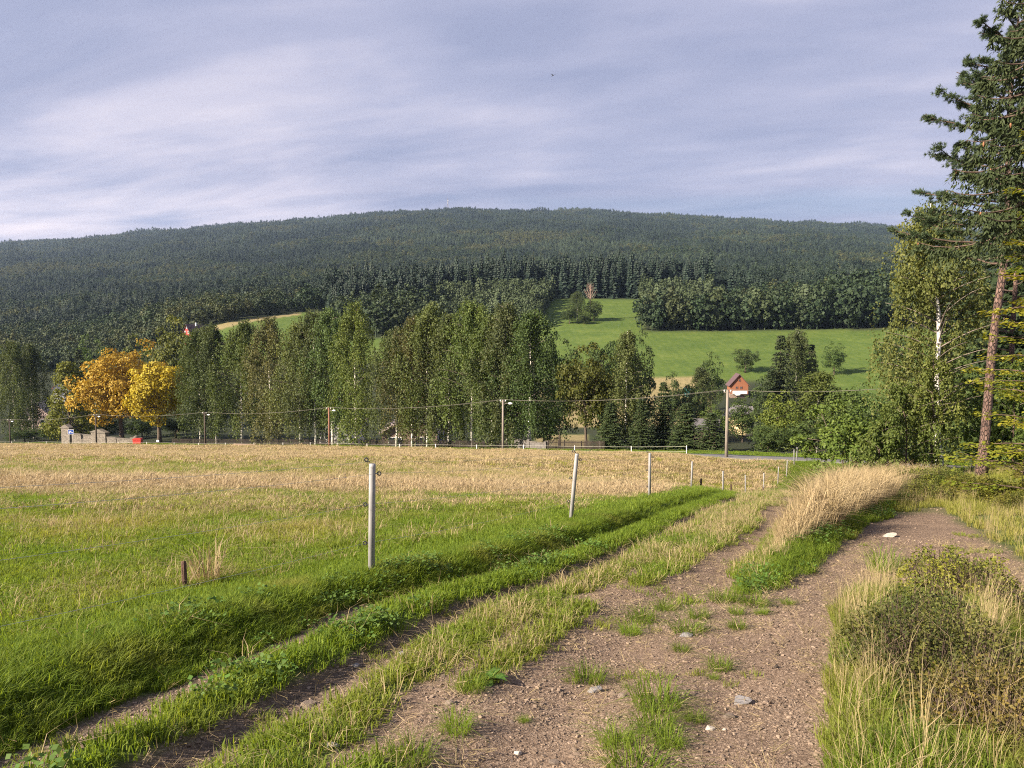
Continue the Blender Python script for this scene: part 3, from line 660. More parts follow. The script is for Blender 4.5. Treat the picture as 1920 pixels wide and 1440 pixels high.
def place_tree(key, x, y, ztop, wid, col, name, label, cat, group, rz=None):
    tm, cm, h0, w0 = SH[key][:4]; z = h1(x, y) - .1; hh = max(2.0, ztop - z)
    e = empty(name, (x, y, z), R.uniform(0, 6.28) if rz is None else rz, label, cat, group)
    s = (wid / w0, wid / w0, hh / h0)
    for nm_, me in [('trunk', tm), ('crown', cm)] + ([('limbs', SH[key][4])] if len(SH[key]) > 4 else []):
        o = part(nm_, me, e); o.scale = s
        o.color = tuple(col) + (1,) if nm_ == 'crown' else (1, 1, 1, 1)
    return e
TREES = [
  ('birch0', -124.4, 196.0, 0.1, 9, (0.78, 0.85, 0.8), 'birch_tree', 'dull green birch at the far left edge behind the last pole', 'tree', 'birches along the village road'),
  ('birch2', -125.1, 205.0, -1.1, 10, (0.78, 0.85, 0.8), 'birch_tree', 'dull green birch between the far left edge and the conical tree', 'tree', 'birches along the village road'),
  ('cone', -99.1, 176.0, -5.5, 9.5, (0.95, 0.95, 0.6), 'conical_tree', 'yellowish green conical tree behind the stone pillar with pointed cap', 'tree', None),
  ('spruce', -112.6, 205.0, -2.5, 8, (0.8, 0.75, 0.7), 'spruce_tree', 'dark spruce rising behind the yellowish conical tree', 'tree', None),
  ('oak1', -138.6, 260.0, 0.2, 13, (0.85, 1.0, 0.85), 'leafy_tree', 'fresh green round tree behind the orange chestnut, left of it', 'tree', None),
  ('oak0', -81.2, 163.0, -0.5, 16, (1, 1, 1), 'chestnut_tree', 'orange autumn chestnut tree behind the stone wall', 'tree', None),
  ('oak2', -70.7, 157.0, -3.4, 14.5, (1, 1, 1), 'chestnut_tree', 'yellow autumn chestnut tree beside the orange one', 'tree', None),
  ('oak3', -83.5, 196.0, 5.9, 13.5, (1.25, 1.05, 0.6), 'lime_tree', 'tall dark olive lime tree behind the yellow chestnut', 'tree', None),
  ('oak1', -101.5, 215.0, 0.5, 12, (1.0, 0.95, 0.6), 'lime_tree', 'olive green tree between the orange chestnut and the tall dark lime', 'tree', None),
  ('birch1', -60.5, 152.0, 2.7, 8.55, (0.94, 1.07, 0.89), 'birch_tree', 'leftmost birch of the row, next to the yellow chestnut', 'tree', 'birches along the village road'),
  ('birch0', -56.6, 150.0, 3.7, 8.55, (0.87, 0.97, 1.01), 'birch_tree', 'second birch of the row from the yellow chestnut, behind the dark pole', 'tree', 'birches along the village road'),
  ('birch3', -50.7, 147.0, 4.1, 9.69, (0.92, 1.01, 0.84), 'birch_tree', 'broad birch midway between the dark pole and the red pole', 'tree', 'birches along the village road'),
  ('birch2', -43.4, 141.0, 4.5, 9.69, (1.1, 0.93, 1.02), 'birch_tree', 'tall birch with a thick bare trunk left of the red pole', 'tree', 'birches along the village road'),
  ('birch1', -36.5, 135.0, 3.6, 9.12, (1.1, 1.09, 0.98), 'birch_tree', 'birch with thin pale trunk just left of the red pole', 'tree', 'birches along the village road'),
  ('birch0', -33.3, 133.0, 5.8, 9.12, (0.9, 0.94, 1.0), 'birch_tree', 'tall birch rising directly behind the red pole', 'tree', 'birches along the village road'),
  ('birch3', -30.0, 131.0, 5.9, 7.98, (0.81, 1.03, 0.97), 'birch_tree', 'narrow birch just right of the red pole', 'tree', 'birches along the village road'),
  ('birch2', -25.1, 126.0, 6.7, 8.55, (1.25, 1.35, 0.9), 'birch_tree', 'bright green tall birch in the middle of the row', 'tree', 'birches along the village road'),
  ('birch1', -17.4, 118.0, 2.4, 7.98, (0.9, 0.94, 0.89), 'birch_tree', 'lower birch right of the gap in the row', 'tree', 'birches along the village road'),
  ('birch0', -14.8, 116.0, 4.3, 7.98, (1.07, 0.87, 0.89), 'birch_tree', 'birch with crooked white trunk by the brick house', 'tree', 'birches along the village road'),
  ('birch3', -12.3, 114.0, 6.1, 8.55, (1.08, 1.13, 0.95), 'birch_tree', 'tall white stemmed birch in front of the brick house', 'tree', 'birches along the village road'),
  ('birch2', -9.1, 112.0, 4.5, 8.55, (0.9, 0.94, 0.91), 'birch_tree', 'birch with forked trunk right of the brick house', 'tree', 'birches along the village road'),
  ('birch1', -5.5, 108.0, 6.3, 8.55, (0.94, 1.09, 0.78), 'birch_tree', 'tallest birch with white trunk left of the beige pole', 'tree', 'birches along the village road'),
  ('birch0', -2.7, 106.0, 4.4, 7.98, (0.99, 1.15, 0.91), 'birch_tree', 'birch with slim white trunk close to the left of the beige pole', 'tree', 'birches along the village road'),
  ('birch2', -0.6, 104.0, 5.8, 8.55, (0.96, 0.97, 1.09), 'birch_tree', 'tall birch directly behind the beige pole', 'tree', 'birches along the village road'),
  ('birch3', 2.2, 101.0, 4.6, 8.55, (0.87, 1.12, 0.94), 'birch_tree', 'last birch of the row, drooping over the low garden wall', 'tree', 'birches along the village road'),
  ('oak3', 9.3, 98.0, 0.3, 7.6, (1.0, 0.82, 0.45), 'maple_tree', 'round maple turning brown at the top, behind the picket fence', 'tree', None),
  ('birchs', 13.9, 96.0, 2.2, 4.6, (1, 1, 0.95), 'birch_tree', 'slender lone birch with white trunk right of the brown maple', 'tree', None),
  ('spruce', 11.8, 94.0, -6.8, 4.6, (0.95, 1, 0.8), 'spruce_tree', 'small dark spruce between the brown maple and the lone birch', 'tree', 'small spruces beyond the road'),
  ('spruce', 15.4, 93.0, -6.2, 4.4, (0.95, 1, 0.8), 'spruce_tree', 'small dark spruce just right of the lone birch', 'tree', 'small spruces beyond the road'),
  ('spruce', 18.3, 95.0, -4.3, 4.6, (0.95, 1, 0.8), 'spruce_tree', 'taller dark spruce midway between the lone birch and the grey pole', 'tree', 'small spruces beyond the road'),
  ('spruce', 20.5, 92.0, -6.6, 5.6, (0.95, 1, 0.8), 'spruce_tree', 'broad low spruce left of the grey pole', 'tree', 'small spruces beyond the road'),
  ('spruce', 22.9, 90.0, -7.6, 5.2, (0.95, 1, 0.8), 'spruce_tree', 'broad low spruce closest to the left of the grey pole', 'tree', 'small spruces beyond the road'),
  ('oak1', 9.1, 150.0, 1.0, 9, (0.75, 0.85, 0.75), 'leafy_tree', 'dark round tree behind the gap beside the last birch', 'tree', None),
  ('oak2g', 18.4, 160.0, 1.4, 11, (0.7, 0.8, 0.75), 'leafy_tree', 'grey green tree just behind the brown maple', 'tree', None),
  ('oak1', 26.2, 165.0, 1.4, 8, (0.62, 0.7, 0.6), 'leafy_tree', 'dark green tree behind the lone birch', 'tree', None),
  ('oak1', 5.5, 135.0, -9.8, 8, (0.55, 0.62, 0.5), 'leafy_tree', 'dark low tree in the gap beside the last birch', 'tree', None),
  ('oak1', 54.1, 215.0, -4.2, 8, (0.8, 0.9, 0.8), 'leafy_tree', 'grey green tree on the slope above left of the orange chalet', 'tree', None),
  ('oak2g', 79.4, 268.0, -3.8, 9, (0.8, 0.85, 0.8), 'leafy_tree', 'round tree directly above the orange chalet', 'tree', None),
  ('birchs', 48.4, 200.0, -7.0, 7, (0.9, 0.95, 0.9), 'leafy_tree', 'small loose tree right of the teal shed', 'tree', None),
  ('oak1', 36.8, 180.0, -7.8, 6, (0.65, 0.75, 0.6), 'leafy_tree', 'dark small tree left of the teal shed', 'tree', None),
  ('oak2g', 39.1, 170.0, -8.9, 6.5, (0.8, 0.9, 0.7), 'leafy_tree', 'pale bushy tree below the teal shed', 'tree', None),
  ('oak1', 38.6, 150.0, -12.4, 6, (1.05, 1.15, 0.7), 'leafy_tree', 'yellow green bushy tree beside the dark roofed hut', 'tree', None),
  ('oak1', 50.1, 170.0, -12.4, 8.0, (0.62, 0.7, 0.5), 'leafy_tree', 'dark bushy tree right below the orange chalet', 'tree', None),
  ('oak2g', 52.8, 160.0, -5.9, 8, (0.62, 0.7, 0.6), 'leafy_tree', 'dark tree just right of the orange chalet', 'tree', None),
  ('oak1', 107.2, 262.0, -1.9, 8.2, (0.85, 1.0, 0.8), 'leafy_tree', 'single round tree standing on the green meadow', 'tree', None),
  ('oak2g', 122.2, 255.0, 1.3, 10, (0.75, 0.85, 0.75), 'leafy_tree', 'dark tree at the right end of the meadow', 'tree', None),
  ('oak1', 33.3, 98.0, -5.8, 5.5, (1.25, 1.2, 0.6), 'leafy_tree', 'yellow green maple right of the grey pole', 'tree', None),
  ('oak2g', 27.5, 84.0, -8.2, 4.6, (0.85, 0.95, 0.8), 'leafy_tree', 'rounded dark shrub by the road right of the grey pole', 'tree', None),
  ('birchs', 43.6, 112.0, -3.6, 8.5, (1.25, 1.3, 0.9), 'leafy_tree', 'pale willow bush with upright shoots above the road', 'tree', None),
  ('oak2g', 45.9, 108.0, -5.5, 8, (1.0, 1.05, 0.8), 'leafy_tree', 'loose green tree between the pale willow and the big birch', 'tree', None),
  ('oak1', 47.8, 104.0, -4.8, 8.5, (0.8, 0.9, 0.7), 'leafy_tree', 'dark green tree left of the big birch', 'tree', None),
  ('oak1', 31.9, 84.0, -7.6, 5.6, (0.8, 0.9, 0.7), 'leafy_tree', 'dark green bush above the road bend', 'tree', None),
  ('oak1', 31.3, 66.0, -5.2, 6, (0.6, 0.68, 0.5), 'leafy_tree', 'dark tree just left of the big birch', 'tree', None),
  ('spruce', 51.8, 152.0, 1.4, 8.6, (0.8, 0.78, 0.7), 'spruce_tree', 'tall dark spruce above the yellow green maple', 'tree', None),
  ('birch1', 57.2, 158.0, 2.5, 8, (0.85, 0.9, 0.95), 'willow_tree', 'grey green drooping tree between the dark spruce and its slim neighbour', 'tree', None),
  ('spruce', 60.8, 160.0, -0.5, 6.5, (0.8, 0.85, 0.8), 'spruce_tree', 'slim spruce right of the grey green drooping tree', 'tree', None),
  ('spruce', 49.2, 150.0, -5.4, 6.5, (0.7, 0.75, 0.6), 'spruce_tree', 'smaller dark spruce at the foot of the tall dark spruce', 'tree', None),
  ('spruce', 35.9, 62.0, 9.1, 7, (0.7, 0.8, 0.7), 'spruce_tree', 'dark spruce directly behind the big birch', 'tree', None),
  ('spruce', 34.9, 56.0, 10.6, 8, (0.65, 0.75, 0.65), 'spruce_tree', 'dark spruce behind the pine trunk', 'tree', None),
  ('spruce', 33.0, 50.0, 11.3, 8, (0.6, 0.7, 0.6), 'spruce_tree', 'dark spruce at the right edge behind the pines', 'tree', None),
  ('oak1', 29.6, 50.0, 1.0, 6, (0.8, 0.9, 0.7), 'leafy_tree', 'dark green bushy tree between the big birch and the pine trunk', 'tree', None),
  ('oak2g', 25.6, 40.0, 1.1, 5.5, (0.75, 0.85, 0.6), 'leafy_tree', 'green undergrowth tree right of the pine trunk', 'tree', None),
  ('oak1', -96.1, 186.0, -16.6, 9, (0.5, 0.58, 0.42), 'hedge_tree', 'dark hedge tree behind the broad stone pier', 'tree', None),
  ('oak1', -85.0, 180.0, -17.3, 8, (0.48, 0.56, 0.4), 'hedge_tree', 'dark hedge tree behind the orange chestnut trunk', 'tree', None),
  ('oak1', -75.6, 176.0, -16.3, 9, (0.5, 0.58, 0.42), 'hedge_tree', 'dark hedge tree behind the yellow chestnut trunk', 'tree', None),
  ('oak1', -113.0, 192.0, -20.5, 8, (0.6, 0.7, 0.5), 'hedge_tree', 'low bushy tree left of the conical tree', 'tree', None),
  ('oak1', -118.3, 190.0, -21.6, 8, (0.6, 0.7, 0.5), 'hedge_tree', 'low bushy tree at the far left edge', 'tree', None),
  ('birch1', 30.7, 372.0, 20.4, 9, (0.7, 0.8, 0.85), 'leafy_tree', 'tall pale tree in the clump on the meadow', 'tree', 'clump of trees on the meadow'),
  ('oak1', 26.7, 366.0, 13.5, 8, (0.65, 0.72, 0.65), 'leafy_tree', 'dark bush at the left of the meadow clump', 'tree', 'clump of trees on the meadow'),
  ('oak2g', 38.3, 372.0, 16.6, 9, (0.8, 0.85, 0.75), 'leafy_tree', 'grey green tree at the right of the meadow clump', 'tree', 'clump of trees on the meadow'),
  ('oak1', 33.2, 364.0, 10.2, 7, (0.7, 0.75, 0.65), 'leafy_tree', 'low bush at the front of the meadow clump', 'tree', 'clump of trees on the meadow'),
]

for (k_, x_, y_, zt_, w_, c_, nm_, lb_, ct_, gr_) in TREES:
    place_tree(k_, x_, y_, zt_, w_, c_, nm_, lb_, ct_, gr_)

# ------------------------------------------------------------------ woods on the hills
FH = [far_spruce(330 + k, 17, 7.4, 11, 7, 'fspruce', .62).mesh('hill_spruce', M['fspruce']) for k in range(4)]
FS = [far_spruce(300 + k, 22, 7.4 + .5 * k, 17, 7, 'fspruce', .6).mesh('far_spruce', M['fspruce']) for k in range(3)]
FY = [far_spruce(310 + k, 11, 6.2, 11, 7, 'fspruce', .62).mesh('young_spruce', M['fyoung']) for k in range(2)] + [far_decid(340 + k, 11.5, 6.0, 30, 11, 'fyoung', .85).mesh('young_tree', M['fyoung']) for k in range(4)]
FD = [far_decid(320 + k).mesh('far_leafy_tree', M['fdecid']) for k in range(3)]

FP = [far_decid(350 + k, 21 - k, 7.4, 34, 12, 'fspruce', 1.15, .08).mesh('far_pine', M['fspruce']) for k in range(3)]
def jgrid(x0, x1, y0, y1, s, jit=.42):
    gx, gy = np.meshgrid(np.arange(x0, x1, s), np.arange(y0, y1, s)); gx = gx.ravel() + R.uniform(-jit, jit, gx.size) * s; gy = gy.ravel() + R.uniform(-jit, jit, gy.size) * s
    return gx, gy
def wood_zone(px, y, x):
    """0 none, 1 tall spruce wood, 2 young plantation, 3 mixed hill wood, 4 broadleaf"""
    z = np.zeros(len(px), int); wv = (fbm(x, y, 40, 61) - .5) * 24
    z[(y > 520)] = 3
    z[(px < 372 + wv * .5) & (y > 385 + wv)] = 3
    z[(px >= 340) & (px < 640) & (y > np.interp(px, [372, 640], [383, 460]))] = 3
    z[(px >= 610) & (px < 1330) & (y > 458) & (y <= 520)] = 1
    z[(px >= 612 + (452 - y) * .25) & (px < 800) & (y > 392) & (y <= 458)] = 1
    z[(px >= 612 + (452 - y) * .4) & (px < 800) & (y > 372) & (y <= 395)] = 4
    z[(px >= 800) & (px < 1034 - (452 - y) * .28) & (y > 352) & (y <= 462)] = 2
    z[(px >= 690) & (px < 800) & (y > 352) & (y <= 374)] = 4
    z[(px > 1200 + wv * .3) & (px < 2150) & (y > 344) & (y <= 356)] = 4
    z[(px > 1203 + wv * .3) & (px < 1330) & (y > 356) & (y <= 462)] = 2
    z[(px >= 1330) & (px < 2150) & (y > 356) & (y <= 405)] = 2
    z[(px >= 1330) & (px < 2150) & (y > 405) & (y <= 520)] = 3
    z[(px >= 1560) & (px < 2150) & (y > 350) & (y <= 430)] = 4
    return z
bands = [(340, 470, 3.6), (470, 580, 5.0), (580, 1150, 5.8), (1150, 2000, 6.6), (2000, 3560, 8.8)]
FX, FYY = [], []
for y0, y1, s in bands:
    gx, gy = jgrid(-1.05 * y1, .72 * y1, y0, y1, s); k = (np.abs(gx) < .80 * gy + 30); FX.append(gx[k]); FYY.append(gy[k])
FX = np.concatenate(FX); FYY = np.concatenate(FYY); fpx = px_of(FX, FYY)
k = (fpx > -260) & (fpx < 2060); FX, FYY, fpx = FX[k], FYY[k], fpx[k]
wz = wood_zone(fpx, FYY, FX); fz = H(FX, FYY)
decn = fbm(FX, FYY, 130, 71) + (fbm(FX, FYY, 28, 73) - .5) * .5
farh = (wz == 3)
hid = (fpx > 680) & (fpx < 1250) & (FYY > 580) & (FYY < 1000)
keep1 = (~hid) & (R.random(len(FX)) < np.where((FYY < 470) & np.isin(wz, [1, 3]), .5, 1.0))
lowf = (fpx < 640) & (FYY < 900)
is_dec = (farh & (decn > np.where(lowf, .42, .51))) | ((wz == 4) & (R.random(len(FX)) < .85)) | ((wz == 1) & (R.random(len(FX)) < .10))
tone = np.clip((fbm(FX, FYY, 90, 75) - .34) * 2.4, 0, 1) * R.random(len(FX)) ** .7
patch = sstep(.50, .60, fbm(FX, FYY, 260, 77)) * (FYY > 1100)
tone = np.clip(np.maximum(tone * (1 - .5 * sstep(.5, .4, fbm(FX, FYY, 330, 79))), patch * R.uniform(.4, 1, len(FX))), 0, 1)
def wood(name, sel, protos, hs, tint, label, cat, sg=.17):
    P = np.stack([FX[sel], FYY[sel], fz[sel] - .5], -1); n = len(P)
    s = hs[sel] * np.clip(np.exp(R.normal(-.03, sg, n)), .55, 1.7); return scatter(name, protos, P, np.stack([s * R.uniform(.85, 1.2, n), s * R.uniform(.85, 1.2, n), s * R.uniform(.85, 1.15, n)], -1), R.uniform(0, 6.28, n), tint[sel], label=label, cat=cat)
one = np.ones(len(FX)); widen = np.interp(FYY, [300, 900, 3500], [1.0, 1.05, 1.35])
# the front edge of the near woods: trees that can be told apart stand as things of their own
edge = np.zeros(len(FX), bool); EDGE = []
for zt, cnt, y0, y1 in ((1, 46, 455, 466), (4, 34, 344, 352), (2, 30, 352, 372), (1, 16, 392, 402)):
    c = np.where((wz == zt) & (FYY > y0) & (FYY < y1) & keep1 & (fpx > 600) & (fpx < 1690))[0]
    if len(c) > cnt: c = R.choice(c, cnt, replace=False)
    edge[c] = True; EDGE.append((zt, c))
main = keep1 & ~edge & (wz > 0)
wood('spruce_wood', main & (wz == 3) & ~is_dec, FH + FP[:2], widen * .64, tone, 'dark spruce wood covering the long hill', 'wood')
wood('leafy_wood', main & (wz == 3) & is_dec, FD, widen * .62, np.clip(tone + (R.random(len(FX)) < .12) * .6, 0, 1), 'paler leafy patches of wood on the long hill', 'wood')
wood('tall_spruce_wood', main & (wz == 1), FS + FP + FD[:1], one * 1.0, tone * .35, 'tall dark spruce wood above the meadow', 'wood', .11)
wood('young_plantation', main & (wz == 2), FY, one * np.where(FYY > 430, 1.0, .95), .25 + tone * .75, 'young pale conifer plantation beside the meadow', 'wood')
wood('leafy_wood_margin', main & (wz == 4), FD, one * .92, tone * .5, 'leafy margin of the woods around the meadow', 'wood')
LAB = {1: ('conifer_tree', 'tall dark conifer in the front row of the wood above the meadow', 'front row of the tall spruce wood', FS, 1.0),
       4: ('leafy_tree', 'round dark tree at the lower edge of the wood bordering the meadow', 'front row of the leafy wood margin', FD, .95),
       2: ('young_conifer', 'young pale conifer at the edge of the plantation by the meadow', 'front row of the young plantation', FY, 1.0)}
for zt, c in EDGE:
    nm_, lb_, gr_, protos, s0 = LAB[zt]
    for q in c:
        o = bpy.data.objects.new(nm_, protos[int(R.integers(0, len(protos)))]); COL.objects.link(o)
        s = s0 * (R.uniform(.85, 1.1) if zt == 1 else R.uniform(.8, 1.18)); o.scale = (s * R.uniform(.9, 1.15), s * R.uniform(.9, 1.15), s); o.location = (FX[q], FYY[q], fz[q] - .4); o.rotation_euler = (0, 0, R.uniform(0, 6.28))
        tag(o, lb_, 'tree', gr_)

# ------------------------------------------------------------------ grass
def ring(y0, y1, dens, xmin=-1.02, xmax=.78, pad=1.0):
    A = (xmax - xmin) * (y1 * y1 - y0 * y0) / 2 + 2 * pad * (y1 - y0); n = int(A * dens)
    y = np.sqrt(R.uniform(y0 * y0, y1 * y1, n)); u = R.uniform(xmin, xmax, n); x = u * y + R.uniform(-pad, pad, n); return x, y
G_S = [blades(26, .082, .09, .55, .0040, 400 + k).mesh('short_grass', M['grass']) for k in range(4)]
G_L = [blades(30, .17, .09, .46, .0040, 410 + k).mesh('long_grass', M['grass']) for k in range(4)]
G_M = [blades(46, .14, .24, .55, .0085, 420 + k).mesh('mid_grass', M['grass']) for k in range(3)]
G_F = [blades(60, .14, .48, .6, .018, 430 + k).mesh('far_grass', M['grass']) for k in range(3)]
D_S = [blades(12, .17, .10, .75, .0024, 440 + k).mesh('dry_blades', M['dry']) for k in range(4)]
D_M = [blades(34, .20, .24, .85, .0062, 450 + k).mesh('mid_dry_grass', M['dry']) for k in range(3)]
D_F = [blades(56, .21, .50, .85, .015, 460 + k).mesh('far_dry_grass', M['dry']) for k in range(3)]
D_H = [blades(9, .95, .10, .35, .0028, 490 + k, .5, .5).mesh('dry_stalks', M['dry']) for k in range(3)]
D_T = [blades(24, .95, .16, .50, .0066, 470 + k, .6, .65).mesh('tall_dry_grass', M['dry']) for k in range(4)]
def weedp(seed):
    r = np.random.default_rng(seed); mb = MB(); n = 26; a = r.uniform(0, 6.28, n); rad = .12 * np.sqrt(r.random(n)); P = np.stack([rad * np.cos(a), rad * np.sin(a), r.uniform(.02, .13, n)], -1)
    u = unit(np.stack([np.cos(a + r.normal(0, .8, n)), np.sin(a + r.normal(0, .8, n)), r.uniform(-.2, .6, n)], -1)); wv = unit(np.cross(u, np.array([0, 0, 1.]) + r.normal(0, .4, (n, 3))))
    s = r.uniform(.022, .05, n)[:, None]; mb.leaves(P, u * s, wv * s * .42, r.random(n)); return mb
W_S = [weedp(480 + k).mesh('weed_patch', M['weed']) for k in range(3)]

def field_sel(x, y): return (x < crest_x(y) + .1) & (road_dist(x, y)[0] > 3.0) & (x < np.interp(y, ROAD[3:, 1], ROAD[3:, 0]) + 60 * (y < 48))
def put(name, protos, x, y, s, tint, label, cat, zo=0.0, sz=None):
    P = np.stack([x, y, H(x, y) + zo], -1); n = len(x)
    sc_ = s * R.uniform(.7, 1.25, n) if sz is None else np.stack([s * R.uniform(.8, 1.2, n), s * R.uniform(.8, 1.2, n), s * sz * R.uniform(.7, 1.25, n)], -1)
    return scatter(name, protos, P, sc_, R.uniform(0, 6.28, n), tint, R.normal(0, .10, n), label, cat)
# pasture, near to far
gx, gy, ds, dgx, dgy = [], [], [], [], []
specs = [(2.6, 6, 300, .9, 0), (6, 10, 210, 1.0, 0), (10, 16, 100, 1.25, 0), (16, 24, 46, 1, 1), (24, 42, 17, 1.35, 1), (42, 90, 5.5, 1, 2), (90, 200, 2.2, 1.6, 2)]
acc = {0: [], 1: [], 2: []}; dac = {0: [], 1: [], 2: []}
for y0, y1, dn, s, lv in specs:
    x, y = ring(y0, y1, dn, -.78 if y0 < 90 else -.80, .45 if y0 < 90 else .05); k = field_sel(x, y); x, y = x[k], y[k]
    d = dry_frac(x, y); r_ = R.random(len(x)); isd = r_ < d * (.9 if lv else .32)
    acc[lv].append((x[~isd], y[~isd], np.full((~isd).sum(), s), d[~isd])); dac[lv].append((x[isd], y[isd], np.full(isd.sum(), s), d[isd]))
def cat4(l): return [np.concatenate([q[i] for q in l]) for i in range(4)]
for lv, pr, dp, nm_ in ((0, G_S, D_S, 'near'), (1, G_M, D_M, 'middle'), (2, G_F, D_F, 'far')):
    x, y, s, d = cat4(acc[lv])
    edgeb = np.exp(-((x - crest_x(y)) / .9) ** 2) if lv == 0 else 0
    put('pasture_grass', pr, x, y, s * (1 + edgeb * .1), np.clip(d * 1.3 + (fbm(x, y, 1.7, 51) - .5) * .8 - .05, 0, .95) * (1 - edgeb * .8), 'short green grass of the pasture, %s part' % {0: 'nearest', 1: 'middle', 2: 'farthest'}[lv], 'grass')
    x, y, s, d = cat4(dac[lv])
    strip = np.exp(-((y - 23.8) / 2.2) ** 2)
    put('dry_pasture_grass', dp, x, y, s * (1.0 + .55 * strip), np.clip(R.random(len(x)) * .6 - .3 * strip, 0, 1), 'straw coloured dry grass of the pasture, %s part' % {0: 'nearest', 1: 'middle', 2: 'farthest'}[lv], 'dry grass')
# lush bank falling from the fence to the first rut
x, y = ring(2.6, 16, 420, -.9, .4); k = (x > crest_x(y) - .2) & (x < foot_x(y) - .04 - wob(x, y, .8, 21, .35)); x, y = x[k], y[k]
bq = (x - crest_x(y)) / (foot_x(y) - crest_x(y))
put('bank_grass', G_L, x, y, np.interp(bq, [-.2, .2, .6, 1.], [.5, .7, .85, .5]), np.clip((fbm(x, y, .45, 52) - .46) * 1.6, 0, .6), 'long lush grass on the bank between fence and track', 'grass')
x, y = ring(16, 62, 60, .0, .5); k = (x > crest_x(y) - .7) & (x < foot_x(y) + .3) & (R.random(len(x)) < np.interp(y, [16, 60], [1, .35])); x, y = x[k], y[k]
put('bank_grass', G_L, x, y, np.interp(y, [16, 26, 60], [.8, .7, 1.2]), np.clip((fbm(x, y, .8, 52) - .62), 0, .4), 'lush grass on the bank farther along the fence', 'grass')
x, y = ring(2.8, 14, 60, -.9, .4); k = (x > crest_x(y) + .1) & (x < strip2_x(y) + .3) & (soil_mask(x, y) < .4) & (fbm(x, y, .7, 53) > .52); x, y = x[k], y[k]
put('bank_weeds', W_S, x, y, np.full(len(x), .8), R.random(len(x)) * .5, 'leafy weeds and clover in the bank grass', 'weeds', .02)
k = R.random(len(x)) < .10
put('dry_bank_grass', D_S, x[k], y[k], np.full(k.sum(), 1.25), R.random(k.sum()), 'dead stalks among the bank grass', 'dry grass')
# grass strips between the wheel ruts
x, y = ring(2.8, 26, 210, -.75, .72); k = (x > foot_x(y) + .1) & (x < np.where(y > 8.3, wl(y) + .1, bl(y) - .15)) & (soil_mask(x, y) < .45) & (R.random(len(x)) < np.interp(y, [3, 26], [1, .5])); x, y = x[k], y[k]
s2d = np.abs(x - strip2_x(y)) < .4; dq = np.clip(np.where(s2d, .05, .45) + (fbm(x, y, .9, 54) - .45) * 1.1, 0, 1)
isd = R.random(len(x)) < dq * .5 * (~s2d) * np.interp(y, [3, 8, 16], [.5, .8, 1.3])
put('track_grass', G_S, x[~isd], y[~isd], np.interp(y[~isd], [3, 8, 20], [1.0, 1.2, 1.25]), np.clip(dq[~isd] * .6 - .12, 0, .7), 'green grass strips between the wheel ruts', 'grass', sz=1.0)
put('dry_track_grass', D_S, x[isd], y[isd], np.interp(y[isd], [3, 8, 20], [.8, 1.05, 1.1]), R.random(isd.sum()) * .6, 'dry grass stalks in the strips between the ruts', 'dry grass')
# tall dry grass wedge
x, y = ring(8, 30, 46, .2, .62); n_ = wob(x, y, .8, 21, .3); k = (x > wl(y) + .1 - n_) & (x < wr(y) - .35 - n_) & (R.random(len(x)) < np.interp(y, [8, 14, 30], [1, .8, .35])); x, y = x[k], y[k]
fr = np.clip((y - 8) / 5, .42, 1) * np.clip(np.minimum(x - wl(y), wr(y) - x) / .7 + .5, .5, 1)
fr = fr * (.75 + .5 * fbm(x, y, 1.2, 62)) * np.interp(y, [8, 18, 30], [1, .95, .6])
put('tall_dry_grass', D_T, x, y, fr * .92, R.random(len(x)) * .5 * (fbm(x, y, 1.5, 55) + .2), 'tall straw coloured grass between the two tracks', 'dry grass')
x, y = ring(8, 26, 120, .2, .62); n_ = wob(x, y, .8, 21, .4); k = (x > wl(y) - .1 - n_) & (x < wr(y) + .12 - n_) & ((x > wr(y) - .55) | (R.random(len(x)) < .35)) & (R.random(len(x)) < np.interp(y, [8, 26], [1, .45])); x, y = x[k], y[k]
put('verge_grass', G_L, x, y, np.interp(y, [8, 26], [.62, 1.0]), np.clip((fbm(x, y, .9, 56) - .5) * 1.4, 0, .6), 'green grass at the foot of the tall dry grass', 'grass')
k = (x > wr(y) - .6) & (fbm(x, y, .8, 57) > .50) & (R.random(len(x)) < .18)
put('verge_weeds', W_S, x[k], y[k], np.full(k.sum(), .9), R.random(k.sum()) * .4, 'leafy weeds at the foot of the tall dry grass', 'weeds', .03)
# grass around the bilberry mound
x, y = ring(2.6, 8.4, 330, .2, .85); n_ = wob(x, y, .8, 21, .4); k = (x > bl(y) - .08 - n_) & (x < br(y) + .1 - n_); x, y = x[k], y[k]; e_ = np.minimum(x - bl(y), br(y) - x)
k = (e_ < .26) | (y < 3.75) | (R.random(len(x)) < .10); x, y, e_ = x[k], y[k], e_[k]
isd = R.random(len(x)) < .24
put('mound_grass', G_L, x[~isd], y[~isd], np.full((~isd).sum(), .68), np.clip((fbm(x, y, .6, 58)[~isd] - .25) * 1.4, 0, .8), 'grass growing around the bilberry mound', 'grass')
put('dry_mound_grass', D_H, x[isd][::2], y[isd][::2], np.full(len(x[isd][::2]), .46), R.random(len(x[isd][::2])) * .8, 'thin dry stalks standing in the bilberry mound', 'dry grass')
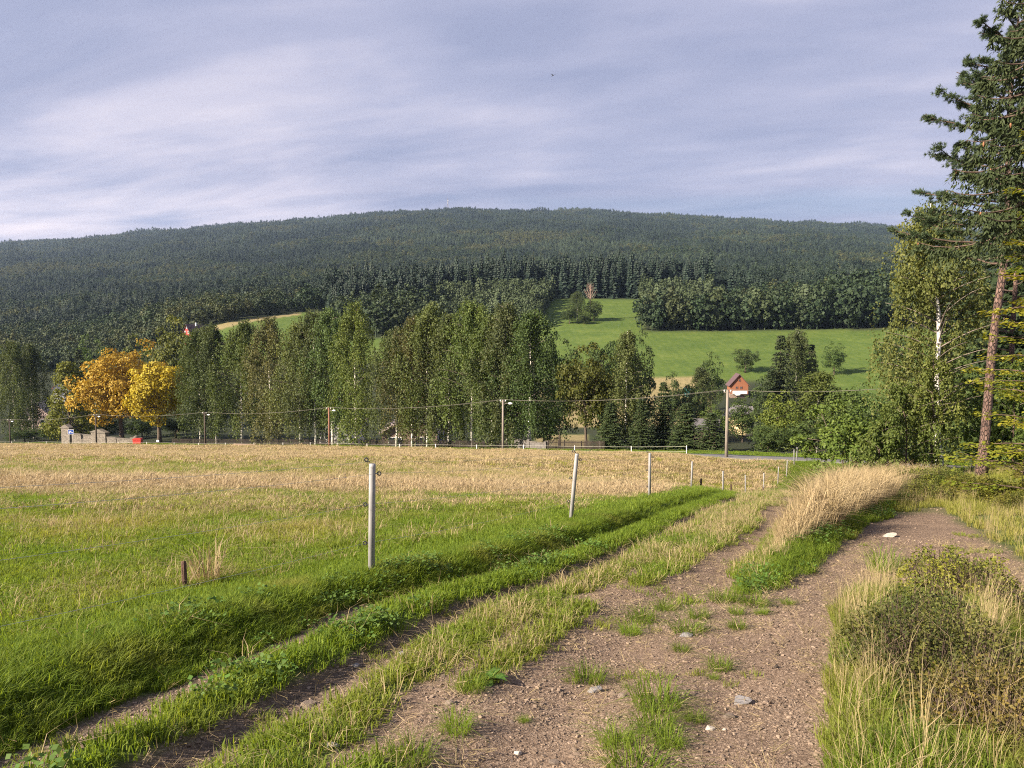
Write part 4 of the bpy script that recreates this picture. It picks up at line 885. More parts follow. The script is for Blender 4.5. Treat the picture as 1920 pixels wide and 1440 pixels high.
# heath and grass right of the paths
x, y = ring(8.6, 40, 26, .3, .80, 2.0); k = (soil_mask(x, y) < .35) & (x > wr(y) + .1) & (R.random(len(x)) < np.interp(y, [9, 40], [1, .3])); x, y = x[k], y[k]
hn = fbm(x, y, 2.6, 59); isd = R.random(len(x)) < np.clip((hn - .38) * 2.4, .05, .55)
put('heath_grass', G_L, x[~isd], y[~isd], np.interp(y[~isd], [9, 40], [.85, 1.6]), np.clip(.62 + (hn[~isd] - .4) * 1.4, .2, 1), 'rough grass beside the right hand path', 'grass')
put('dry_heath_grass', D_H, x[isd], y[isd], np.interp(y[isd], [9, 40], [.42, .6]), R.random(isd.sum()), 'dry grass beside the right hand path', 'dry grass')
# verges of the road
x, y = ring(36, 180, 3.2, -.80, .72); d_, _ = road_dist(x, y); k = (d_ > 2.1) & (d_ < 7.5); x, y = x[k], y[k]
put('road_verge_grass', G_F, x, y, np.full(len(x), .9), np.clip((fbm(x, y, 3, 60) - .5), 0, .4), 'green grass along both edges of the road', 'grass')

# ------------------------------------------------------------------ gravel
def rock(seed, sub=1, flat=.6, rough=.25):
    """angular broken stone: hull of scattered points"""
    r = np.random.default_rng(seed); bm = bmesh.new()
    for p in unit(r.normal(0, 1, (9 + 7 * sub, 3))) * r.uniform(.38, .55, (9 + 7 * sub, 1)): bm.verts.new((p[0] * 1.15, p[1] * .95, p[2] * flat))
    res = bmesh.ops.convex_hull(bm, input=bm.verts[:]); bmesh.ops.delete(bm, geom=[v for v in bm.verts if not v.link_faces], context='VERTS'); bmesh.ops.triangulate(bm, faces=bm.faces[:])
    if sub > 1: bmesh.ops.bevel(bm, geom=bm.edges[:], offset=.02, segments=1, affect='EDGES'); bmesh.ops.triangulate(bm, faces=bm.faces[:])
    bm.verts.index_update(); V = np.array([v.co for v in bm.verts]); T = np.array([[v.index for v in f.verts] for f in bm.faces]); bm.free()
    mb = MB(); mb.add(V, T); return mb
PB = [rock(500 + k, 1, .32 + .1 * k).mesh('pebble', M['pebble']) for k in range(5)]
gxs, gys, gss = [], [], []
for y0, y1, dn, s0 in ((2.7, 5, 4200, .0085), (5, 8, 1800, .0105), (8, 13, 480, .014), (13, 21, 110, .019)):
    x, y = ring(y0, y1, dn, -.75, .85); k = (soil_mask(x, y) > .35); x, y = x[k], y[k]; dns = fbm(x, y, .55, 81); k = R.random(len(x)) < np.clip(dns * 1.7 - .25, .12, 1); x, y = x[k], y[k]
    gxs.append(x); gys.append(y); gss.append(s0 * np.exp(R.normal(0, .55, len(x))))
x, y, s = map(np.concatenate, (gxs, gys, gss)); s = np.clip(s, .004, .04)
P = np.stack([x, y, H(x, y) + s * .08], -1)
scatter('gravel', PB, P, s, R.uniform(0, 6.28, len(x)), tilt=R.normal(0, .4, len(x)), label='loose gravel strewn over the dirt track', cat='gravel')
# sparse sprouts and straw litter on the bare ground
x, y = ring(2.8, 13, 46, -.7, .8); k = (soil_mask(x, y) > .5) & (fbm(x, y, .75, 83) > np.interp(x - s3b_x(y), [0, 2.2], [.56, .70])); x, y = x[k], y[k]
put('track_sprouts', G_S, x, y, np.full(len(x), .62), np.clip(R.random(len(x)) * .6, 0, 1), 'sparse green sprouts on the bare track', 'grass')
x, y = ring(2.8, 12, 26, -.7, .8); k = (soil_mask(x, y) > .4); x, y = x[k], y[k]
scatter('straw_litter', D_S, np.stack([x, y, H(x, y) + .012], -1), R.uniform(.3, .7, len(x)), R.uniform(0, 6.28, len(x)), R.random(len(x)), R.choice([-1, 1], len(x)) * R.uniform(1.25, 1.5, len(x)), 'bits of dry straw lying on the track', 'straw')
# dark crumbs of dung and bark on the right hand path
x, y = ring(4, 13, 9, .1, .75); k = (soil_mask(x, y) > .6) & (x > np.interp(y, [4, 13], [1.2, 4.2])) & (fbm(x, y, .5, 82) > .58); x, y = x[k], y[k]
M['crumb'] = solid('dark_crumbs', (.025, .02, .016), (.06, .045, .035), 20, .9)
scatter('dark_crumbs', [rock(520 + k, 1, .7).mesh('crumb', M['crumb']) for k in range(2)], np.stack([x, y, H(x, y) + .008], -1), R.uniform(.015, .04, len(x)), R.uniform(0, 6.28, len(x)), label='dark crumbs of dung lying on the path', cat='debris')

# ------------------------------------------------------------------ trees standing close on the right
def near_pine(seed, Hh, path, low, rad, nbr=44):
    r = np.random.default_rng(seed); tr = MB(); cr = MB(); br2 = MB()
    t = np.linspace(0, 1, len(path)); tr.tube(path, np.interp(t, [0, .03, .12, .7, 1], [.235, .175, .15, .10, .03]), 14)
    P = []; U = []; Wv = []; C = []; az = 0
    for i in range(nbr):
        q = (i + r.random()) / nbr; z = Hh * (low + (.985 - low) * q); az += 2.4 + r.normal(0, .5)
        s = np.array([np.interp(z, path[:, 2], path[:, 0]), np.interp(z, path[:, 2], path[:, 1]), z])
        L = rad * (1.05 - .72 * q ** 1.4) * r.uniform(.65, 1.15) * (.75 if q < .08 else 1); k = 7; u = np.linspace(0, 1, k); d = np.array([math.cos(az), math.sin(az)])
        lift = r.uniform(-.05, .22) + .35 * q
        bp = np.stack([s[0] + d[0] * L * u, s[1] + d[1] * L * u, s[2] + L * (lift * u + .12 * u * u) + r.normal(0, .03, k)], -1); br2.tube(bp, np.linspace(.045, .012, k), 5, cap=False)
        sub = int(7 + 9 * L / rad)
        for j in range(sub):
            uu = r.uniform(.30, 1.0); o = np.array([np.interp(uu, u, bp[:, c]) for c in range(3)]); sa_ = az + r.choice([-1, 1]) * r.uniform(.3, 1.1); l2 = L * r.uniform(.14, .30) * (1.2 - .5 * uu)
            e = o + np.array([math.cos(sa_) * l2, math.sin(sa_) * l2, r.uniform(.02, .3) * l2]); br2.tube([o, (o + e) / 2 + [0, 0, .02], e], [.012, .008, .004], 3, cap=False)
            m = 9
            for g in range(m):
                c = o + (e - o) * r.uniform(.25, 1.05) + r.normal(0, .06, 3) * (1, 1, .6); nn = 20; ax = unit(e - o + np.array([0, 0, .25 * l2]))
                dirs = unit(unit(r.normal(0, 1, (nn, 3))) + ax * .75 + np.array([0, 0, .25])); ln = r.uniform(.09, .15, nn)[:, None]
                P.append(np.tile(c, (nn, 1))); U.append(dirs * ln); Wv.append(unit(np.cross(dirs, r.normal(0, 1, (nn, 3)))) * .0085); C.append(np.clip(r.normal(.45, .15) + r.normal(0, .15, nn), 0, 1))
    cr.leaves(np.concatenate(P), np.concatenate(U), np.concatenate(Wv), np.concatenate(C)); return tr, br2, cr

def pinebark():
    m, t, o = new_mat('pine_bark'); p = N(t, 'ShaderNodeBsdfPrincipled'); p.inputs['Roughness'].default_value = .9
    tc_ = N(t, 'ShaderNodeTexCoord'); mp = N(t, 'ShaderNodeMapping'); mp.inputs['Scale'].default_value = (1, 1, .42); t.links.new(tc_.outputs['Object'], mp.inputs[0])
    v = N(t, 'ShaderNodeTexVoronoi', feature='DISTANCE_TO_EDGE', i_Scale=13.0); t.links.new(mp.outputs[0], v.inputs['Vector'])
    n = N(t, 'ShaderNodeTexNoise', i_Scale=9.0, i_Detail=6.0); t.links.new(mp.outputs[0], n.inputs['Vector'])
    pc = ramp(t, n.outputs[0], [(.3, (.085, .048, .037)), (.55, (.145, .088, .069)), (.75, (.22, .152, .127))])
    t.links.new(mixc(t, ramp(t, v.outputs[0], [(.02, (0,) * 3), (.09, (1,) * 3)]), (.035, .022, .018), pc), p.inputs['Base Color'])
    b = N(t, 'ShaderNodeBump'); b.inputs['Strength'].default_value = 1.0; b.inputs['Distance'].default_value = .04; t.links.new(ramp(t, v.outputs[0], [(0, (0,) * 3), (.14, (1,) * 3)]), b.inputs['Height']); t.links.new(b.outputs[0], p.inputs['Normal'])
    t.links.new(p.outputs[0], o.inputs[0]); return m
M['pinebark'] = pinebark()
M['twig'] = solid('twig', (.06, .04, .03), (.13, .09, .07), 12, .9)
M['nearbirchbark'] = solid('white_birch_bark', (.045, .04, .036), (.70, .66, .60), 3.2, .65, .3, .4, stretch=(1.0, 1.0, 1.5), contrast=(.36, .47))

def stand(name, label, x, y, trm, crm, brm=None, tb='pinebark', cm='pine', sm=True):
    e = empty(name, (x, y, h1(x, y) - .05), 0, label, 'tree')
    part('trunk', trm.mesh('trunk', M[tb], True), e); c = part('crown', crm.mesh('crown', M[cm]), e)
    if brm is not None: part('branches', brm.mesh('branches', M['twig'], True), e)
    return e, c
tz = np.linspace(0, 15.6, 12); pth = np.stack([.38 * np.clip(tz / 7.8, 0, 1) + .015 * tz + .05 * np.sin(tz * .9), .06 * np.sin(tz * .6), tz], -1); pth[0, 2] = -.5
a_, b_, c_ = near_pine(601, 15.6, pth, .47, 3.2, 72)
stand('pine_tree', 'pine with scaly reddish trunk leaning slightly right beside the right hand path', 16.2, 27.0, a_, c_, b_)
tz = np.linspace(0, 15.5, 9); pth = np.stack([.01 * tz, .03 * np.sin(tz), tz], -1); pth[0, 2] = -.5
a_, b_, c_ = near_pine(602, 15.5, pth, .42, 2.8, 36)
stand('pine_tree', 'second pine with orange trunk behind the scaly one, at the right edge', 25.6, 40.5, a_, c_, b_)

# big birch
z0 = h1(20.2, 37.0); tz = np.linspace(0, 12.6, 11)
pth = np.stack([np.interp(tz, [0, 2.2, 4.5, 7.2, 9, 12.6], [.14, -.10, -.28, -.22, -.42, -.85]) + .03 * np.sin(tz * 2.1), .08 * np.sin(tz * .8), tz], -1); pth[0, 2] = -.5
tm, cm, _, _, lm = birch(611, 12.9, 4.9, 60, 15, 34, (.14, .046), .12, 'bigbirch', .17, 'nearbirchbark', pth, .15, .62)
e = empty('birch_tree', (20.2, 37.0, z0), 0, 'big loose birch with crooked white trunk left of the pine', 'tree'); part('trunk', tm, e); part('crown', cm, e); part('limbs', lm, e)
def sapling(x, y, hh, ww, seed, label, col, low=.02):
    tm, cm, _, _, lm = birch(seed, hh, ww, 26, 10, 22, (.115, .042), low, 'bigbirch', .05, 'twig', None, .16)
    e = empty('birch_sapling', (x, y, h1(x, y)), 0, label, 'tree'); part('trunk', tm, e); c = part('crown', cm, e); part('limbs', lm, e); c.color = tuple(col) + (1,)
sapling(17.4, 34.5, 4.2, 3.0, 621, 'bushy green birch sapling left of the big birch trunk', (.85, 1.0, .8))
sapling(18.9, 35.2, 5.6, 2.6, 622, 'taller birch sapling directly in front of the big birch', (.95, 1.02, .85))
sapling(15.6, 33.5, 2.6, 2.2, 623, 'low birch sapling behind the tall dry grass', (.8, .95, .75))
sapling(23.4, 36.5, 5.2, 3.2, 624, 'birch sapling between the big birch and the pine trunk', (.7, .9, .7))

# leafy bush with large glossy leaves by the road bend
tm, cm, _, _ = oak(631, 4.6, 4.6, 90, 52, (.15, .065), 'oak', .02, rb=.05, clr=.11)
for x_, y_, s_, lb_, cc in ((18.4, 43.5, 1.12, 'leafy bush with large bright leaves above the road bend', (1.45, 1.55, .9)),
                            (21.8, 45.0, 1.0, 'leafy bush between the bright leaved bush and the big birch', (.85, 1.0, .7)), (25.2, 39.5, 1.0, 'darker leafy bush behind the pine trunk', (.75, .9, .6)), (20.8, 29.8, .62, 'low leafy bush right of the pine trunk', (.9, 1.0, .6))):
    e = empty('leafy_bush', (x_, y_, h1(x_, y_) - .05), R.uniform(0, 6.28), lb_, 'bush')
    for nm_, me in (('stems', tm), ('foliage', cm)):
        o = part(nm_, me, e); o.scale = (s_,) * 3; o.color = tuple(cc) + (1,)

# spruce at the right edge: arching boughs with hanging twigs
def near_spruce(seed, Hh, low, rad, nbr=58):
    r = np.random.default_rng(seed); tr = MB(); br2 = MB(); cr = MB(); tips = []
    tr.tube([[0, 0, -.5], [0, 0, Hh * .5], [0, 0, Hh]], [.24, .15, .02], 10); P = []; U = []; C = []; az = 0
    for i in range(nbr):
        q = (i + r.random()) / nbr; z = Hh * (low + (1 - low) * q); L = rad * (1 - q) ** .7 * r.uniform(.75, 1.12) + .15; az += 2.4 + r.normal(0, .35); d = np.array([math.cos(az), math.sin(az), 0]); sd_ = np.array([-d[1], d[0], 0])
        u = np.linspace(0, 1, 8); bp = np.array([0, 0, z]) + d * (L * u)[:, None] + np.array([0, 0, 1]) * (L * (-.42 * u + .30 * u ** 3))[:, None]; br2.tube(bp, np.linspace(.04, .008, 8), 4, cap=False); tips.append(bp[-1])
        nt_ = int(10 + 26 * L / rad)
        for j in range(nt_):
            uu = r.uniform(.12, 1.0); o = np.array([np.interp(uu, u, bp[:, c]) for c in range(3)]); sg = r.choice([-1, 1]); l2 = L * .30 * (1.1 - .75 * uu) * r.uniform(.6, 1.2) + .10
            k = 9; w_ = np.linspace(0, 1, k)[:, None]; hang = r.uniform(.5, 1.3)
            pts = o + (sd_ * sg * .55 + d * .5) * l2 * w_ - np.array([0, 0, 1]) * l2 * hang * w_ ** 1.3 + r.normal(0, .012, (k, 3))
            for rep in range(2):
                uu_ = unit(np.tile(d * .35 + sd_ * sg * .35 + np.array([0, 0, -.8]), (k, 1)) + r.normal(0, .42, (k, 3))); P.append(pts); U.append(uu_); C.append(np.clip(r.normal(.4, .12) + r.normal(0, .15, k), 0, 1))
    P = np.concatenate(P); U = np.concatenate(U); C = np.concatenate(C); n = len(P); Wv = unit(np.cross(U, r.normal(0, 1, (n, 3)))); s_ = r.uniform(.7, 1.25, n)[:, None]
    cr.leaves(P, U * .15 * s_, Wv * .022 * s_, C); return tr, br2, cr, tips
a_, b_, c_, tips = near_spruce(641, 15.0, .48, 2.6, 84)
e, c = stand('spruce_tree', 'spruce with drooping boughs and brown cones at the upper right edge', 13.35, 20.0, a_, c_, b_, 'bark', 'spruce'); c.color = (1.0, 1.0, .85, 1)
M['conebrown'] = solid('cone_scales', (.16, .07, .035), (.30, .14, .07), 30, .8)
cone = MB(); cone.tube([[0, 0, 0], [0, 0, -.03], [0, 0, -.08], [0, 0, -.12]], [.012, .024, .022, .006], 7); cm_ = cone.mesh('cone', M['conebrown'], True)
for tp in [t_ for t_ in tips if t_[2] > 6.5 and t_[0] < .3][:14]: part('cone', cm_, e, (tp[0] + .05, tp[1], tp[2] - .02))

# beech with level sprays of yellow green leaves reaching in from the right
def beech(seed, Hh, rad, nbr=64):
    r = np.random.default_rng(seed); tr = MB(); br2 = MB(); cr = MB(); tr.tube([[0, 0, -.4], [.05, 0, Hh * .5], [0, 0, Hh]], [.12, .07, .01], 8); P = []; U = []; Nn = []; C = []; az = 0
    for i in range(nbr):
        q = (i + r.random()) / nbr; z = Hh * (.04 + .94 * q); az += 2.4 + r.normal(0, .4); L = rad * (1.08 - .7 * q) * r.uniform(.7, 1.1); d = np.array([math.cos(az), math.sin(az), 0]); sd_ = np.array([-d[1], d[0], 0]); dr_ = r.uniform(-.10, .18)
        br2.tube([[0, 0, z], [d[0] * L * .5, d[1] * L * .5, z + dr_ * L * .5 + .05], [d[0] * L, d[1] * L, z + dr_ * L]], [.022, .012, .004], 4, cap=False)
        n = int(210 * L / rad); u = r.uniform(.25, 1.05, n); v = r.normal(0, .22, n) * L * (1.1 - .6 * u)
        P.append(d * (L * u)[:, None] + sd_ * v[:, None] + np.array([0, 0, 1]) * (z + dr_ * L * u + r.normal(0, .045, n) - .05 * np.abs(v))[:, None]); a = az + r.normal(0, .9, n)
        U.append(np.stack([np.cos(a), np.sin(a), r.normal(-.15, .2, n)], -1)); C.append(np.clip(r.normal(.45, .22) + r.normal(0, .15, n), 0, 1))
    P = np.concatenate(P); U = unit(np.concatenate(U)); C = np.concatenate(C); n = len(P); Wv = unit(np.cross(U, np.array([0, 0, 1.]) + r.normal(0, .35, (n, 3)))); s_ = r.uniform(.7, 1.2, n)[:, None]
    cr.leaves(P, U * .10 * s_, Wv * .034 * s_, C); return tr, br2, cr
a_, b_, c_ = beech(651, 9.5, 2.1, 80)
stand('beech_tree', 'young beech with level sprays of yellow green leaves at the right edge', 12.75, 18.6, a_, c_, b_, 'bark', 'beech')

# bare dying tree in the meadow clump
r = np.random.default_rng(66); tr = MB(); tr.tube([[0, 0, -.5], [.1, 0, 9], [0, 0, 17]], [.22, .14, .03], 6); tw = MB()
for i in range(46):
    z = r.uniform(8, 16.5); a = r.uniform(0, 6.28); L = (18 - z) * .30 + .6; tw.tube([[0, 0, z], [math.cos(a) * L * .5, math.sin(a) * L * .5, z + L * .8], [math.cos(a) * L, math.sin(a) * L, z + L * 1.7]], [.07, .045, .02], 3, cap=False)
M['deadwood'] = solid('dead_wood', (.26, .17, .13), (.40, .28, .22), 3, .9)
e = empty('bare_tree', (37.0, 374, h1(37.0, 374)), 0, 'bare reddish tree top standing in the meadow clump', 'tree'); part('trunk', tr.mesh('trunk', M['deadwood'], True), e); part('twigs', tw.mesh('twigs', M['deadwood']), e)

# ------------------------------------------------------------------ bilberry and heath plants
def bilberry(seed, rx, ry, hh, n, leaf=(.027, .0095), ntw=70):
    r = np.random.default_rng(seed); st = MB(); cr = MB(); a = r.uniform(0, 6.28, n); q = np.sqrt(r.random(n)); bump = .42 + .62 * vnoise(np.cos(a) * q * 3 + seed, np.sin(a) * q * 3, .55, seed) + .45 * vnoise(np.cos(a) * q * 9 + seed, np.sin(a) * q * 9, .5, seed + 1)
    x = np.cos(a) * q * rx; y = np.sin(a) * q * ry; top = hh * np.sqrt(np.clip(1 - q ** 2.4, .02, 1)) * bump; z = top * np.clip(1.08 - np.abs(r.normal(0, .30, n)), .05, 1.2)
    U = unit(np.stack([r.normal(0, .8, n) + np.cos(a) * .4, r.normal(0, .8, n) + np.sin(a) * .4, r.normal(.35, .5, n)], -1)); Wv = unit(np.cross(U, np.array([0, 0, 1.]) + r.normal(0, .8, (n, 3)))); s_ = r.uniform(.6, 1.25, n)[:, None]
    cl = vnoise(x + seed, y, .16, seed + 3); cr.leaves(np.stack([x, y, z], -1), U * leaf[0] * s_, Wv * leaf[1] * s_, np.clip(cl * .9 + r.normal(0, .2, n), 0, 1))
    for i in range(ntw):
        a1 = r.uniform(0, 6.28); q1 = math.sqrt(r.random()) * .9; t_ = hh * math.sqrt(1 - q1 ** 2.4) * r.uniform(.8, 1.2); bx, by = math.cos(a1) * q1 * rx, math.sin(a1) * q1 * ry
        st.tube([[bx * .8, by * .8, -.02], [bx * .9 + r.normal(0, .02), by * .9, t_ * .5], [bx + r.normal(0, .03), by + r.normal(0, .03), t_]], [.004, .003, .0015], 3, cap=False)
    return st.mesh('stems', M['twig']), cr.mesh('foliage', M['bilberry'])
BB = [bilberry(701, .55, .80, .42, 8000, ntw=260), bilberry(702, .45, .55, .36, 4600, ntw=240)]
for x_, y_, k_, s_, rz_, cc, lb_ in ((2.66, 4.75, 0, .88, .5, (1.0, 1.0, .75), 'large dark green bilberry shrub on the mound at lower right'),
      (2.48, 3.95, 1, .8, 1.0, (1.25, .95, .75), 'brownish bilberry shrub in front of the large dark green one'),
      (3.1, 5.75, 1, .9, 2.0, (1.0, 1.1, .75), 'olive bilberry shrub behind the large dark green one'),
      (4.30, 7.45, 1, 1.1, .3, (1.5, 1.5, .7), 'yellow green bilberry shrub at the far end of the mound'),
      (2.75, 4.15, 1, .75, 2.6, (1.1, .85, .7), 'small brown bilberry shrub on the right slope of the mound')):
    e = empty('bilberry_shrub', (x_, y_, h1(x_, y_) - .02), rz_, lb_, 'shrub')
    for nm_, me in zip(('stems', 'foliage'), BB[k_]):
        o = part(nm_, me, e); o.scale = (s_,) * 3; o.color = tuple(cc) + (1,)
HB = bilberry(703, 1.1, .9, .55, 9000, (.05, .017), 50)
for x_, y_, s_, cc, lb_ in ((12.4, 19.2, .85, (1.3, 1.25, .6), 'olive heath bush at the end of the right hand path'), (14.6, 20.5, 1.1, (1.4, 1.15, .6), 'broad ochre heath bush below the pine'),
      (12.0, 23.5, 1.0, (1.1, 1.2, .6), 'green heath bush between the path end and the pine'), (13.2, 16.2, .8, (1.5, 1.1, .6), 'ochre heath bush at the right edge above the grass'),
      (16.0, 22.8, 1.15, (1.2, .95, .75), 'reddish brown heath bush at the right edge below the pine'), (9.9, 25.5, .9, (1.15, 1.2, .65), 'heath bush behind the end of the tall dry grass'), (14.2, 25.4, 1.0, (1.0, 1.1, .6), 'dark heath bush left of the pine base'), (11.4, 17.2, .7, (1.25, 1.2, .6), 'small olive heath bush where the right hand path bends'), (13.6, 18.4, .95, (1.35, 1.2, .6), 'ochre green heath bush in front of the beech'), (11.0, 20.8, .8, (1.1, 1.15, .6), 'green heath bush just beyond the end of the path'), (12.9, 21.6, .9, (1.3, 1.2, .6), 'olive heath bush behind the path end on the right'), (10.9, 14.2, .55, (1.4, 1.15, .6), 'small ochre heath bush beside the right hand path'), (15.3, 17.6, .9, (1.3, 1.0, .65), 'reddish olive heath bush at the right edge')):
    e = empty('heath_bush', (x_, y_, h1(x_, y_) - .03), R.uniform(0, 6.28), lb_, 'shrub')
    for nm_, me in zip(('stems', 'foliage'), HB):
        o = part(nm_, me, e); o.scale = (s_,) * 3; o.color = tuple(cc) + (1,)

STONES = [
  (1.43, 6.32, 0.103, 'slate', 'flat grey stone resting against a grass tuft on the track'),
  (1.11, 4.28, 0.058, 'palestone', 'cream coloured rounded stone right of the large tuft on the track'),
  (1.19, 4.27, 0.026, 'palestone', 'small white pebble right of the cream coloured stone'),
  (0.54, 5.09, 0.103, 'slate', 'flat blue grey slate in the middle of the track'),
  (0.71, 4.92, 0.067, 'stone', 'dark brown stone right of the flat blue grey slate'),
  (1.42, 4.73, 0.115, 'slate', 'long thin grey slate on the bare right side of the track'),
  (1.27, 4.48, 0.067, 'stone', 'reddish brown stone above the cream coloured stone'),
  (-1.28, 4.79, 0.11, 'stone', 'brown angular block in the dark rut'),
  (-1.15, 5.65, 0.069, 'slate', 'dark grey stone at the edge of the grass in the dark rut'),
  (-0.81, 5.82, 0.102, 'slate', 'flat grey stone in the dark rut beside the bright green patch'),
  (-0.38, 4.61, 0.062, 'stone', 'rounded stone near the broad leaved rosette'),
  (-0.93, 3.94, 0.085, 'slate', 'grey stone half hidden in the grass strip at the bottom'),
  (0.03, 4.03, 0.044, 'palestone', 'pale pebble near the bottom of the track'),
  (6.23, 12.87, 0.209, 'palestone', 'flat white stone on the far right hand path'),
  (2.67, 4.04, 0.071, 'slate', 'grey stone at the bottom right corner'),
  (4.68, 7.22, 0.117, 'stone', 'grey brown stone at the right edge of the dark path'),
  (-1.28, 4.01, 0.06, 'stone', 'brown stone in the muddy rut at the bottom left'),
  (0.22, 3.92, 0.053, 'stone', 'brown flat stone left of the bottom grass clump'),
  (-0.73, 4.33, 0.053, 'stone', 'dark stone below the grass strip in the middle'),
]
TUFTS = [
  (0.53, 5.32, 0.234, 0.166, 'wide grass tuft left of the middle of the track'),
  (1.0, 6.53, 0.203, 0.132, 'small grass tuft on the bare gravel of the track'),
  (1.18, 7.02, 0.285, 0.153, 'small grass tuft on the bare gravel of the track'),
  (1.49, 7.52, 0.234, 0.152, 'small grass tuft on the bare gravel of the track'),
  (1.69, 6.96, 0.188, 0.135, 'small grass tuft on the bare gravel of the track'),
  (1.48, 6.47, 0.289, 0.121, 'low spreading grass tuft behind the flat grey stone'),
  (1.3, 5.9, 0.144, 0.064, 'small grass tuft on the bare gravel of the track'),
  (1.47, 5.43, 0.176, 0.118, 'blue green grass tuft alone on the bare right side'),
  (1.38, 5.23, 0.071, 0.041, 'small grass tuft on the bare gravel of the track'),
  (2.1, 7.67, 0.291, 0.179, 'small grass tuft on the bare gravel of the track'),
  (2.36, 7.52, 0.305, 0.152, 'small grass tuft on the bare gravel of the track'),
  (2.06, 7.08, 0.144, 0.099, 'small grass tuft on the bare gravel of the track'),
  (1.92, 6.58, 0.16, 0.113, 'small grass tuft on the bare gravel of the track'),
  (2.29, 7.08, 0.134, 0.088, 'small grass tuft on the bare gravel of the track'),
  (2.69, 7.52, 0.132, 0.082, 'small grass tuft on the bare gravel of the track'),
  (1.06, 4.42, 0.132, 0.076, 'small tuft left of the reddish brown stone'),
  (0.88, 4.67, 0.316, 0.2, 'tall dark green tuft at the top of the big clump'),
  (0.79, 4.27, 0.26, 0.159, 'bright green tuft in the middle of the big clump'),
  (0.56, 4.09, 0.194, 0.14, 'thin tuft on the left of the big clump'),
  (0.83, 4.03, 0.169, 0.138, 'blue green tuft on the right of the big clump'),
  (0.61, 3.76, 0.305, 0.146, 'wide tuft at the bottom edge below the big clump'),
  (-0.31, 4.2, 0.193, 0.137, 'isolated round tuft near the bottom centre'),
  (-0.26, 4.84, 0.183, 0.121, 'tuft just left of the broad leaved rosette'),
  (0.07, 4.46, 0.066, 0.045, 'small grass tuft on the bare gravel of the track'),
  (-0.5, 3.79, 0.215, 0.147, 'dark tuft at the bottom edge left of centre'),
  (4.5, 9.38, 0.393, 0.394, 'tuft in the middle of the right hand path'),
]

TP = [blades(200, .5, .40, 1.0, .0085, 720 + k, .5, .65).mesh('grass_tuft', M['grass']) for k in range(4)]
for i_, (x_, y_, w_, h_, lb_) in enumerate(TUFTS):
    o = bpy.data.objects.new('grass_tuft', TP[i_ % 4]); COL.objects.link(o); o.location = (x_, y_, h1(x_, y_)); o.rotation_euler = (0, 0, i_ * 1.7); o.scale = (w_ * 1.1, w_ * 1.1, max(h_, .045) * 2.0)
    tag(o, lb_, 'grass tuft', 'grass tufts on the track')
for i_, (x_, y_, w_, mt_, lb_) in enumerate(STONES):
    mb = rock(740 + i_, 2, .42 if mt_ == 'slate' else .62, .12); o = mb.obj('stone', M[mt_]); w_ *= 1.1; o.scale = (w_, w_ * .8, w_); o.location = (x_, y_, h1(x_, y_) + w_ * .08); o.rotation_euler = (R.normal(0, .12), R.normal(0, .12), R.uniform(-.5, .5)); tag(o, lb_, 'stone')
    if 'flat white' in lb_: o.scale = (w_ * 1.2, w_ * .8, w_ * .35)
# rosette of broad leaves
r = np.random.default_rng(77); mb = MB()
for k in range(13):
    a = k * 2.4; d = np.array([math.cos(a), math.sin(a), 0]); s = np.array([-d[1], d[0], 0]); L = r.uniform(.07, .12); w_ = L * .22; lift = r.uniform(.3, .8)
    ce = [d * L * u + np.array([0, 0, L * (lift * u - .45 * u * u)]) for u in (.05, .35, .7, 1)]; ws = [w_ * .3, w_, w_ * .9, .002]
    V = []; [V.extend([c - s * q + [0, 0, q * .35], c, c + s * q + [0, 0, q * .35]]) for c, q in zip(ce, ws)]
    mb.add(V, None, [[3 * i + j, 3 * i + j + 1, 3 * i + j + 4, 3 * i + j + 3] for i in range(3) for j in range(2)], r.random())
o = mb.obj('dock_plant', M['weed']); o.location = (-.16, 5.05, h1(-.16, 5.05) + .01); o.scale = (1.25,) * 3; tag(o, 'rosette of broad pale leaves between the ruts', 'plant')
# tussock of long dry stalks by the old stake
mb = blades(90, .62, .16, .55, .004, 781, .6, .6); o = mb.obj('grass_tussock', M['dry']); o.location = (-3.28, 8.35, h1(-3.28, 8.35)); tag(o, 'tussock of long dry stalks behind the old dark stake', 'grass tussock')

# ------------------------------------------------------------------ electric fence
INS = MB()
th = np.linspace(0, 2 * math.pi, 13); INS.tube(np.stack([np.cos(th) * .019 - .045, th * 0, np.sin(th) * .019], -1), .0075, 6, cap=False); INS.tube([[0.01, 0, 0], [-.028, 0, 0]], .006, 6)
ins_me = INS.mesh('insulator', M['black'], True)
pm = MB(); pm.tube([[0, 0, -.4], [0, 0, 1.22], [0, 0, 1.25]], [.037, .036, .034], 14); post_me = pm.mesh('tube', M['post'], True)
NP = [(-4.17, 2.9, 0), (-1.55, 8.53, .02), (1.07, 14.16, .085), (3.61, 20.46, .0), (7.13, 31, .02), (10.3, 38, -.02), (12.9, 43, -.03), (15.5, 48, .0), (17.9, 52.5, .02), (19.7, 56, .03), (21.5, 59.5, -.03), (22.6, 62.0, 0)]
PL = ['grey fence post just outside the left edge, nearest of all', 'nearest grey fence post in view, on the bright green bank', 'second grey fence post from the front, leaning right', 'third grey fence post from the front, upright',
      'fourth grey fence post from the front beside a short brown stake', 'fifth grey fence post from the front beside a short brown stake', 'sixth grey fence post, lowest in the hollow', 'seventh grey fence post, climbing out of the hollow',
      'eighth grey fence post toward the road', 'ninth grey fence post toward the road', 'tenth grey fence post close to the road', 'last grey fence post at the corner by the road']
wire_pts = {0: [], 1: [], 2: [], 3: []}
